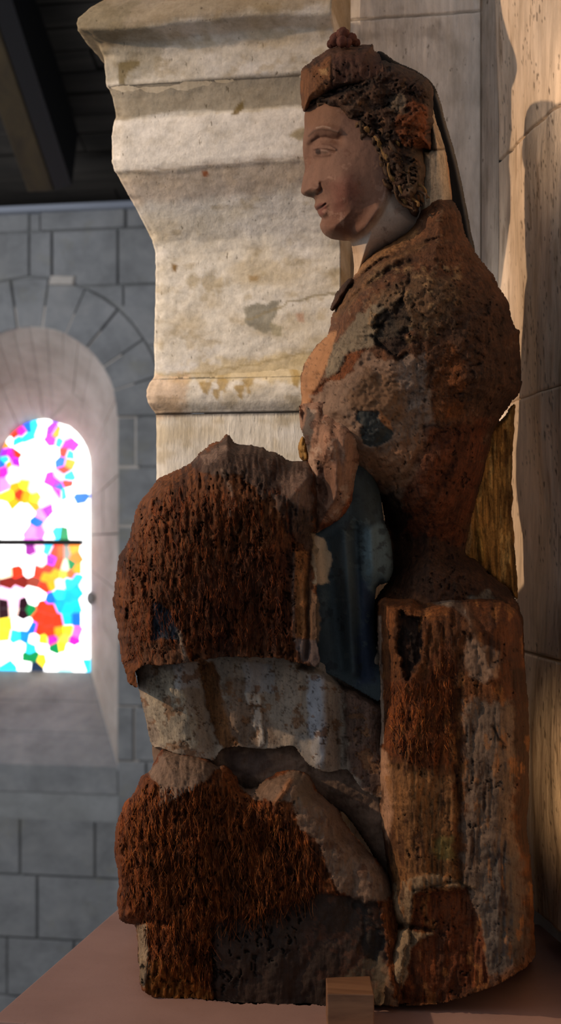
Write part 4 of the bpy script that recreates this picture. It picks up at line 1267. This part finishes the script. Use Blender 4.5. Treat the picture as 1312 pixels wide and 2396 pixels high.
q.paint([(495, 2160), (640, 2130), (760, 2080), (850, 2100), (900, 2200), (900, 2352), (760, 2366), (505, 2368)], (52, 42, 36), 10, 5, .95, .30, -.004)
q.paint([(560, 1838), (620, 1828), (690, 1800), (722, 1812), (740, 1850), (790, 1890), (818, 1940), (858, 1985), (905, 2040), (925, 2090), (900, 2110), (850, 2115), (790, 2080), (770, 2030), (740, 1960), (700, 1940), (680, 1880), (600, 1870)], (128, 104, 86), 9, 3, .95, .4, .003)
q.paint([(690, 1810), (730, 1830), (730, 1890), (690, 1880)], (124, 108, 90), 8, 8, .6, .2)
q.paint([(790, 2290), (850, 2240), (900, 2240), (930, 2352), (840, 2360), (800, 2352)], (110, 96, 76), 8, 4, .7, .3)
q.paint([(820, 2110), (880, 2105), (905, 2180), (880, 2250), (840, 2230), (850, 2170)], (44, 38, 34), 9, 3, .95, .3, -.003)
q.paint([(346, 2240), (420, 2250), (500, 2330), (480, 2362), (400, 2345), (345, 2320)], (146, 92, 32), 10, 6, .7, 1)
q.spatter((92, 60, 44), 30, .35, .6, box_=[(740, 1900), (910, 2050), (900, 2350), (700, 2340)])
q.stroke([(500, 2150), (497, 2240), (505, 2368)], 4, -.004, (40, 22, 12), .8, 3)
q.stroke([(820, 1920), (822, 1945), (840, 1965), (860, 1985)], 3, .004, (210, 176, 140), .9)
q.stroke([(280, 2152), (320, 2160), (350, 2150), (400, 2162)], 7, -.008, (48, 28, 14), .6, 4)
q.stroke([(680, 1826), (664, 1850), (640, 1882)], 5, .006, (176, 120, 80), .8, 3)
q.noise(50, 40, .004, box_=[(560, 1800), (800, 1880), (930, 2100), (800, 2110), (680, 1900)])
q.fib(12, 64, .0052).fib(5.5, 28, .0028, 3).noise(16, 14, .0008)
q.build()

# ---- throne side: two upright slabs with a fluted face
post = Relief('throne_side', [(882, 1412), (900, 1396), (930, 1402), (965, 1400), (985, 1412), (1010, 1406), (1040, 1400), (1075, 1402), (1120, 1400), (1170, 1404), (1205, 1424), (1220, 1460), (1224, 1520), (1232, 1600), (1238, 1700), (1236, 1800), (1238, 1880), (1231, 1930), (1240, 2000), (1246, 2080), (1249, 2150), (1252, 2210), (1246, 2248), (1190, 2290), (1110, 2326), (1040, 2346), (985, 2352), (935, 2350), (922, 2322), (916, 2290), (900, 2258), (894, 2220), (905, 2190), (916, 2170), (905, 2130), (900, 2090), (908, 2070), (900, 2000), (890, 1920), (884, 1840), (883, 1760), (888, 1700), (886, 1600), (884, 1500)],
              1.530, .085, .20, 80, 3, 2.0, open_y=2228, base=(116, 70, 36), wood=.9, seed=110, gain=0.80)
t = post
# cap of the slab: step the left face a little forward with a crisp edge
t.h += .018 * sstep(34, 4, t.x - 880) * 0
t.blob(960, 1800, 60, 420, .006).blob(1160, 1750, 70, 420, .008).stroke([(1072, 1620), (1074, 1800), (1076, 2060)], 9, -.007, (140, 84, 46), .5)
t.paint([(1060, 1400), (1170, 1404), (1222, 1460), (1226, 1640), (1180, 1650), (1130, 1560), (1100, 1480)], (96, 54, 28), 8, 8, .8, .6, -.006)
t.stroke([(1088, 1420), (1106, 1470), (1130, 1530), (1150, 1580)], 12, .010, (128, 104, 84), .5, 3)
t.paint([(1090, 1490), (1130, 1510), (1165, 1530), (1160, 1585), (1130, 1600), (1085, 1570)], (148, 120, 98), 10, 6, .9, .35, .003)
t.paint([(1000, 1405), (1080, 1402), (1098, 1450), (1080, 1440), (1060, 1420), (1010, 1416)], (132, 124, 114), 5, 3, .8, .5)
t.paint([(930, 1430), (985, 1450), (990, 1500), (975, 1570), (955, 1590), (938, 1560), (930, 1500)], (34, 20, 14), 7, 4, .95, .9, -.014)
t.paint([(895, 1590), (990, 1580), (1060, 1480), (1065, 1640), (1050, 1780), (1000, 1800), (900, 1760)], (126, 68, 32), 14, 8, .85, 1)
t.paint([(1080, 1640), (1210, 1640), (1200, 1900), (1215, 2240), (1120, 2300), (1080, 2080), (1085, 1800)], (126, 108, 92), 16, 10, .85, .45)
t.paint([(1130, 1990), (1220, 2000), (1240, 2240), (1150, 2300), (1120, 2150)], (96, 90, 84), 18, 18, .7, .3)
t.paint([(1195, 1560), (1245, 1560), (1240, 2000), (1215, 1990), (1205, 1750)], (62, 36, 22), 8, 8, .9, .8)
t.paint([(884, 1440), (891, 1440), (893, 1560), (898, 1680), (900, 1740), (886, 1744), (884, 1600)], (196, 168, 146), 2, 1.5, .9, .4, .002)  # highlight on the left edge, painted into the colour
t.paint([(884, 1745), (905, 1760), (925, 1830), (915, 1960), (908, 1990), (893, 1930), (884, 1840)], (188, 146, 116), 5, 3, .9, .5, .002)
t.paint([(905, 1780), (1060, 1820), (1070, 2060), (960, 2080), (905, 2060), (915, 1940)], (148, 104, 62), 12, 8, .8, .7)
t.paint([(1010, 1960), (1060, 1960), (1060, 2010), (1010, 2005)], (128, 116, 62), 10, 8, .7, .4)
t.paint([(920, 2070), (1010, 2040), (1080, 2060), (1110, 2075), (1000, 2078), (965, 2090), (960, 2180), (925, 2160)], (150, 126, 96), 6, 4, .9, .4, .004)
t.paint([(970, 2090), (1090, 2080), (1130, 2180), (1140, 2300), (1040, 2346), (940, 2350), (935, 2300), (960, 2190)], (116, 60, 28), 7, 3, .9, .8, -.008)
t.paint([(900, 2200), (925, 2172), (1010, 2185), (960, 2215), (955, 2280), (938, 2310), (918, 2280), (900, 2250)], (158, 136, 106), 6, 3, .9, .6, .004)
t.stroke([(905, 2168), (960, 2166), (1010, 2176)], 6, -.008, (50, 34, 22), .7, 3)
t.stroke([(968, 2084), (1020, 2072), (1070, 2062), (1100, 2080)], 4, -.004, (60, 44, 32), .7, 2)
t.noise(14, 90, .0028, 4, ridged=True).noise(70, 160, .004).noise(30, 24, .002)
t.noise(7, 30, .0020, 3, [(890, 1420), (1070, 1420), (1070, 1800), (890, 1800)], ridged=True)
t.spatter((70, 40, 22), 24, .35, .7, sy=110).spatter((166, 110, 60), 20, .50, .6, sy=60)
t.pits(6, 14, .80, .004, (40, 24, 14))
t.stroke([(1150, 1700), (1165, 1720), (1178, 1745)], 4, -.003, (50, 36, 28), .7, 8)
t.flake(.0012, .03, 60, 90, (70, 46, 30))
t.build()

# ---- head, face and neck: one surface
head = Relief('head', [(722, 225), (760, 190), (840, 175), (930, 200), (980, 260), (1000, 360), (1000, 480), (985, 540), (930, 570), (880, 600), (830, 660), (828, 620), (824, 585), (819, 565), (800, 563), (775, 559), (758, 549), (750, 536), (748, 526), (751, 517), (752, 511), (748, 506), (744, 501), (742, 495), (737, 488), (735, 482), (737, 474), (736, 467), (731, 463), (718, 460), (708, 456), (704, 449), (705, 436), (709, 415), (713, 396), (712, 382), (709, 365), (708, 345), (709, 325), (712, 300), (712, 270)],
              1.612, .072, .075, 92, 1.6, 0, base=(150, 111, 92), wood=.05, seed=140, gain=0.58, smooth=2.0)
f = head
# skull and cheek
f.blob(850, 380, 70, 110, .010).blob(800, 440, 42, 48, .010).blob(795, 540, 30, 20, .006)
# neck set back from the jaw
jaw = [(768, 700), (772, 585), (800, 571), (828, 562), (858, 540), (885, 505), (905, 470), (915, 430), (1010, 420), (1010, 700)]
jm = patch_mask(f.x, f.y, jaw, 0, 9, 1)
f.h -= .012 * jm
f.stroke([(800, 556), (830, 548), (858, 524), (884, 488)], 12, .006)
# eye socket, lids, eyeball
f.stroke([(722, 372), (728, 342), (748, 326), (790, 328)], 11, -.010)
f.blob(745, 366, 24, 18, -.010, 8).blob(756, 351, 17, 10, .0075, 6)
f.stroke([(735, 352), (748, 349), (764, 350), (782, 356)], 2.4, -.0028, (112, 74, 58), .5)
f.stroke([(736, 347), (752, 339), (770, 341), (784, 350)], 3, .0022)
f.stroke([(738, 362), (752, 365), (770, 362)], 3.0, .0016)
f.stroke([(732, 330), (744, 322), (762, 320), (780, 326)], 3, -.0016, (130, 90, 72), .3)
f.paint([(738, 350), (744, 348), (750, 350), (750, 360), (743, 362), (738, 358)], (48, 32, 28), 1, 2, .85)
f.paint([(750, 349), (765, 351), (770, 357), (752, 361)], (178, 146, 128), 1, 2, .6)
# brow
f.stroke([(716, 330), (724, 312), (742, 301), (765, 299), (790, 308)], 9, .005)
f.stroke([(722, 318), (735, 306), (752, 301), (772, 304), (791, 310)], 2.6, .0006, (90, 66, 54), .75)
f.stroke([(740, 299), (756, 295), (772, 299)], 1.6, .0004, (212, 190, 172), .7)
# nose: bridge, wing, nostril
f.stroke([(738, 376), (733, 410), (738, 432)], 11, -.007)
f.blob(738, 442, 10, 9, .011).stroke([(750, 428), (752, 442), (744, 454)], 4, -.006, (120, 72, 54), .4)
f.blob(727, 456, 8, 4, -.006)
f.paint([(716, 452), (735, 449), (742, 454), (736, 461), (720, 459)], (66, 36, 28), 1, 3, .75)
# mouth
f.blob(748, 478, 13, 7, .006, 30).blob(755, 502, 11, 8, .008, -30)
f.stroke([(740, 492), (750, 486), (762, 477)], 2.2, -.006, (84, 36, 30), .85)
f.paint([(736, 484), (748, 476), (762, 474), (758, 482), (748, 488), (741, 493)], (116, 60, 52), 1, 2, .75)
f.paint([(743, 494), (752, 488), (763, 480), (765, 492), (757, 504), (749, 508)], (136, 76, 66), 1, 2, .8)
f.blob(770, 484, 7, 12, -.004).blob(757, 516, 10, 5, -.005, -20).blob(775, 536, 22, 16, .008)
f.blob(800, 420, 30, 40, .003)
# colour: cheek blush, darker jaw, pale neck with warm side light painted on
f.paint([(775, 430), (820, 410), (840, 450), (810, 500), (775, 500)], (148, 88, 74), 8, 22, .6)
f.paint([(752, 545), (760, 505), (800, 500), (850, 480), (880, 470), (860, 530), (820, 560), (780, 560)], (128, 82, 60), 6, 16, .6)
f.paint([(700, 220), (760, 220), (800, 260), (790, 300), (712, 300)], (150, 106, 78), 6, 14, .6)
f.paint([(815, 575), (850, 545), (885, 500), (905, 455), (1010, 420), (1010, 700), (820, 700)], (246, 226, 208), 3, 9, .95)
f.paint([(815, 560), (850, 590), (870, 610), (830, 680), (815, 640)], (244, 204, 162), 6, 14, .8)
f.spatter((120, 76, 56), 30, .6, .4).spatter((190, 150, 128), 26, .6, .4)
f.noise(40, 40, .0006).noise(12, 12, .00025)
f.build(label='painted flesh-coloured face and pale neck')

# ---- hair mass and cheek-side curls
hair = Relief('hair', [(722, 246), (740, 226), (770, 205), (830, 180), (880, 146), (896, 143), (930, 151), (965, 166), (1000, 186), (1014, 215), (1012, 300), (1010, 352), (990, 350), (998, 400), (992, 455), (985, 475), (975, 510), (950, 492), (925, 468), (905, 440), (896, 405), (880, 372), (868, 345), (846, 322), (836, 300), (815, 290), (800, 278), (785, 262), (768, 256), (745, 246), (728, 250)],
              1.590, .068, .08, 36, 2.2, 3.0, base=(84, 58, 42), wood=.7, seed=160, gain=0.62)
g = hair
g.noise(50, 40, .004).noise(22, 20, .005, 4, gain=.65)
g.stroke([(740, 232), (790, 250), (850, 282), (900, 310), (940, 330)], 10, -.005, (52, 36, 28), .5, 8)
g.stroke([(800, 240), (860, 262), (930, 290), (990, 300)], 8, .004, None, .5, 10).stroke([(860, 300), (900, 330), (950, 350), (1000, 348)], 8, -.005, (46, 32, 24), .5, 8)
g.paint([(930, 258), (965, 232), (1000, 250), (1010, 352), (985, 345), (940, 338), (925, 300)], (134, 72, 34), 5, 3, .9, .5, .002)
g.paint([(905, 225), (940, 215), (950, 260), (925, 270), (905, 250)], (128, 112, 92), 8, 4, .7, .3)
g.paint([(765, 225), (850, 225), (860, 260), (800, 262)], (104, 78, 60), 8, 8, .7)
g.paint([(960, 350), (995, 355), (990, 460), (960, 470), (950, 400)], (112, 92, 70), 8, 8, .6, .9)
g.paint([(870, 130), (1000, 180), (1012, 230), (960, 222), (890, 205)], (70, 46, 34), 6, 6, .9, .6)
g.spatter((48, 34, 26), 20, .2, .7, .6, -.002).spatter((130, 92, 60), 22, .5, .6)
g.pits(10, 10, .72, .006, (30, 20, 14))
g.stroke([(735, 244), (750, 232), (790, 216), (850, 205)], 5, -.006, (26, 18, 14), .9, 2)
hair_o = g.build(label='dark carved hair with traces of paint')

def tube(name, pts, rad, parent, col, wood=.6, sides=8):
    """round tapering lock of hair along world points"""
    V, Fc = [], []
    n = len(pts)
    for i, p in enumerate(pts):
        tdir = (pts[min(i + 1, n - 1)] - pts[max(i - 1, 0)]).normalized()
        a = tdir.cross(Vector((0, 1, 0.2))).normalized(); b = tdir.cross(a)
        r = rad[i]
        for k in range(sides):
            an = 2 * math.pi * k / sides
            rr = r * (1 + 0.22 * math.sin(3 * an + i * .5))
            V.append(p + a * math.cos(an) * rr + b * math.sin(an) * rr)
    for i in range(n - 1):
        for k in range(sides):
            j = (k + 1) % sides
            Fc.append((i * sides + k, i * sides + j, (i + 1) * sides + j, (i + 1) * sides + k))
    Fc.append(tuple(range(sides))[::-1]); Fc.append(tuple((n - 1) * sides + k for k in range(sides)))
    me = mesh_from(name, [v - Vector((BX, BY, 0)) for v in V], Fc)
    me.validate()
    c = np.tile(np.append(lin(col), wood), (len(V), 1)); c[:, :3] *= (1 + 0.35 * np.random.RandomState(len(pts) + int(abs(V[0].x) * 9999)).uniform(-1, 1, (len(V), 1)))
    set_layer(me, np.clip(c, 0, 1))
    return link(name, me, M_STATUE, parent)

def P3d(px, py, Y):
    x, y, z = at(float(px), float(py), float(Y)); return Vector((x, y, z))
def spiral(cx, cy, r, turns, Y, dy, ph, col, w=4.2, parent=None):
    pts, rad = [], []
    n = int(14 * turns) + 6
    for i in range(n):
        t = i / (n - 1); a = ph + t * turns * 2 * math.pi
        rr = r * (1 - 0.72 * t)
        pts.append(P3d(cx + rr * math.cos(a), cy + rr * math.sin(a) * 1.15, Y - dy * t))
        rad.append((w * (1 - .45 * t)) * Y / F)
    tube('curl', pts, rad, hair_o, col)
locks = [(842, 300, 13, 1.3, 2.2), (850, 322, 12, 1.2, .6), (868, 330, 13, 1.4, 3.6), (876, 352, 14, 1.3, 2.6), (896, 368, 15, 1.2, .4), (902, 392, 14, 1.4, 3.0), (918, 400, 13, 1.2, 1.4), (914, 424, 13, 1.3, 2.4), (934, 432, 14, 1.4, .8), (930, 456, 12, 1.2, 3.3),
         (952, 462, 12, 1.3, 1.8), (960, 486, 11, 1.1, 2.8), (752, 238, 10, 1.1, 2.0), (770, 248, 9, 1.2, .2), (800, 268, 10, 1.1, 3.4), (822, 284, 10, 1.2, 1.2), (938, 392, 12, 1.2, 4.0), (978, 496, 10, 1.1, .3)]
for i, (x, y, r, tn, ph) in enumerate(locks):
    if i % 3 == 2: continue
    spiral(x + 3, y - 2, r * 1.05, .62, 1.540 if x > 830 else 1.560, .012, ph, [(98, 72, 48), (66, 50, 38), (122, 92, 54), (60, 46, 36)][i % 4], 6.8)
# wavy locks tracing the temple and falling to the nape
HL = [(832, 292), (846, 312), (862, 322), (870, 344), (886, 358), (892, 384), (902, 402), (906, 428), (922, 444), (936, 464), (958, 484), (974, 500)]
for k in range(7):
    ox, oy = k * 6.5 - 2, -k * 6.0
    pts = []
    L0 = HL[(k // 2):] if k < 5 else HL[3:]
    for i in range(len(L0) - 1):
        for j in range(6):
            t = j / 6
            x = L0[i][0] * (1 - t) + L0[i + 1][0] * t + ox; y = L0[i][1] * (1 - t) + L0[i + 1][1] * t + oy
            ph = (i + t) * 2.6 + k * 1.7
            pts.append(P3d(x + 5.5 * math.sin(ph), y + 3 * math.cos(ph), 1.537 - .004 * (k % 3) + .003 * math.sin(ph * 1.3) - .0012 * k))
    n_ = len(pts)
    tube('lock', pts, [(5.4 - .25 * k) / F * 1.54 * (1.0 + .25 * math.sin(i * .9)) * (1 - .45 * (i / n_) ** 2) for i in range(n_)], hair_o, [(92, 66, 44), (70, 52, 38), (126, 96, 56), (60, 46, 36)][k % 4])
for k in range(4):
    pts = []
    for j in range(16):
        t = j / 15; x = 742 + 86 * t; y = 240 + 40 * t * t - k * 7
        ph = t * 9 + k * 2
        pts.append(P3d(x + 3 * math.sin(ph), y + 3.5 * math.cos(ph), 1.556 - .012 * t - .002 * k))
    tube('lock', pts, [4.6 / F * 1.55 * (.5 + math.sin(math.pi * (j + .5) / 16) * .6) for j in range(16)], hair_o, [(84, 62, 46), (60, 46, 36)][k % 2])

# ---- pale bare strip of the back of the head and the nape block
p = Relief('bare_wood_strip', [(990, 242), (1010, 250), (1022, 290), (1040, 345), (1050, 400), (1058, 470), (1050, 520), (985, 520), (980, 420), (985, 350), (1004, 348), (1000, 300)], 1.612, .050, .03, 26, 2.2, 1.2, base=(158, 142, 120), wood=.5, seed=170, gain=1.35)
p.noise(8, 60, .0012, 3).stroke([(984, 351), (1044, 348)], 3, -.004, (70, 50, 36), .8, 3).stroke([(1046, 350), (1052, 420), (1058, 470)], 4, 0, (176, 122, 72), .8, 2)
p.paint([(990, 245), (1015, 262), (1040, 345), (1000, 346)], (136, 114, 90), 4, 3, .6, .8)
p.build(label='pale bare wood strip at the back of the head')

# ---- crown
crown = Relief('crown', [(707, 160), (716, 152), (724, 146), (730, 138), (748, 128), (766, 116), (800, 104), (838, 106), (870, 103), (874, 116), (888, 128), (892, 138), (898, 160), (900, 198), (850, 194), (800, 202), (768, 214), (745, 230), (728, 248), (712, 262), (706, 250), (703, 215), (702, 180)],
               1.606, .076, .085, 50, 2.2, 1.6, open_fn=lambda x, y: (y > 185 and x > 732) or x > 885, base=(106, 72, 54), wood=.7, seed=180, gain=0.56)
c_ = crown
c_.stroke([(740, 130), (775, 118), (830, 112), (880, 122)], 5, .003, None, .5, 3).blob(840, 160, 60, 40, .006)
c_.paint([(704, 170), (775, 130), (775, 200), (735, 235), (708, 255)], (146, 96, 58), 6, 3, .85, .6)
c_.paint([(745, 160), (770, 158), (768, 178), (748, 176)], (206, 164, 112), 6, 2, .7)
c_.paint([(778, 130), (880, 124), (890, 180), (800, 195), (778, 180)], (96, 60, 46), 5, 5, .7, .5)
c_.stroke([(738, 236), (760, 218), (795, 204), (860, 196), (900, 200)], 6, -.008, (30, 20, 16), .85, 2)
c_.stroke([(776, 128), (777, 200)], 2.5, -.003, (60, 40, 30), .6, 2)
c_.noise(30, 26, .0025).noise(9, 22, .0014, 3).spatter((60, 40, 30), 24, .35, .7).pits(7, 8, .76, .004, (36, 22, 16))
c_.build(label='worn brown wooden crown band')

# finial: a knot of small round lobes on the crown
fin = []
for k, (x, y, r, Y) in enumerate(((786, 92, 15, 1.575), (803, 80, 15, 1.565), (822, 90, 14, 1.57), (800, 98, 14, 1.552), (776, 102, 11, 1.58), (832, 100, 10, 1.58), (812, 100, 12, 1.555))):
    bm = ico(r * Y / F, 3)
    c0 = P3d(x, y, Y) - Vector((BX, BY, 0))
    for v in bm.verts:
        q_ = v.co.normalized()
        nz_ = float(fbm(np.array([q_.x * 40 + 90 * k]), np.array([q_.z * 40 + q_.y * 37]), 22, octv=4, seed=5)[0])
        v.co = v.co * (1 + .22 * nz_); v.co += c0
    me = bpy.data.meshes.new('lobe'); bm.to_mesh(me); bm.free()
    fin.append(me)
bm = bmesh.new()
for me in fin: bm.from_mesh(me)
me = bpy.data.meshes.new('finial'); bm.to_mesh(me); bm.free()
set_layer(me, np.tile(np.append(lin((92, 54, 44)), .4), (len(me.vertices), 1)))
link('finial', me, M_STATUE, statue, smooth=True)['label'] = 'knobbly finial of small carved lobes on the crown'

# ---- loose fibres of the rotten wood
def fibres(name, region, n, seed, cols, ybase, ln=(14, 46), parent=None):
    """thin bristling fibres lying over a relief; region is the Relief they grow from"""
    rs = np.random.RandomState(seed)
    rel, poly = region
    yf, _ = rel.front_y()
    V, Fc, Cc = [], [], []
    P = np.array(poly, float)
    x0, y0 = P.min(0); x1, y1 = P.max(0)
    gx0, gy0 = rel.P.min(0) - rel.step
    cnt = 0
    while cnt < n:
        x = rs.uniform(x0, x1); y = rs.uniform(y0, y1)
        if not inside(np.array([x]), np.array([y]), P)[0]: continue
        L = rs.uniform(*ln); a = rs.normal(0, .28); cv = rs.normal(0, .6)
        lift = rs.uniform(.001, .006)
        w0 = rs.uniform(.5, 1.0); ok = True
        col = lin(cols[rs.randint(len(cols))]) * rs.uniform(.7, 1.3)
        ring = []
        for s_ in range(5):
            t = s_ / 4
            xx = x + L * (math.sin(a) * t + cv * .3 * t * t); yy = y + L * math.cos(a) * t
            i = int(round((yy - gy0) / rel.step)); j = int(round((xx - gx0) / rel.step))
            if i < 0 or j < 0 or i >= rel.shape[0] or j >= rel.shape[1] or not rel.valid[i, j]: ok = False; break
            Y = float(yf[i, j]) - .0006 - lift * t * t
            w = w0 * (1 - .75 * t)
            ring.append((xx, yy, Y, w))
        if not ok: continue
        b = len(V)
        for (xx, yy, Y, w) in ring:
            for dx, dY in ((-w, 0), (w * .5, -.0005), (w * .5, .0004)):
                q = at(xx + dx, yy, Y + dY); V.append((q[0] - BX, q[1] - BY, max(q[2], 0))); Cc.append(np.append(np.clip(col, 0, 1), .5))
        for s_ in range(4):
            for k in range(3):
                k2 = (k + 1) % 3
                Fc.append((b + s_ * 3 + k, b + s_ * 3 + k2, b + s_ * 3 + 3 + k2, b + s_ * 3 + 3 + k))
        cnt += 1
    me = quads_mesh(name, np.array(V), np.array(Fc)); set_layer(me, np.array(Cc))
    o = link(name, me, M_STATUE, parent); o['kind'] = 'stuff'
    return o
FC = [(176, 92, 34), (150, 74, 26), (112, 52, 20), (196, 116, 52), (84, 40, 18)]
fibres('wood_fibres', (skirt, [(280, 1900), (330, 1840), (500, 1830), (640, 1880), (720, 1960), (760, 2080), (640, 2140), (500, 2180), (490, 2300), (350, 2240), (330, 2140), (285, 2100)]), 2600, 1, FC, 0, (14, 60), skirt.obj)
fibres('wood_fibres', (knee, [(285, 1320), (330, 1210), (400, 1130), (560, 1150), (660, 1220), (680, 1500), (440, 1510), (300, 1540)]), 1900, 2, FC[1:3] + FC[4:] + [(136, 66, 26)], 0, (8, 30), knee.obj)
fibres('wood_fibres', (post, [(895, 1600), (990, 1590), (1060, 1500), (1060, 1740), (1000, 1780), (905, 1740)]), 420, 3, FC, 0, (8, 30), post.obj)
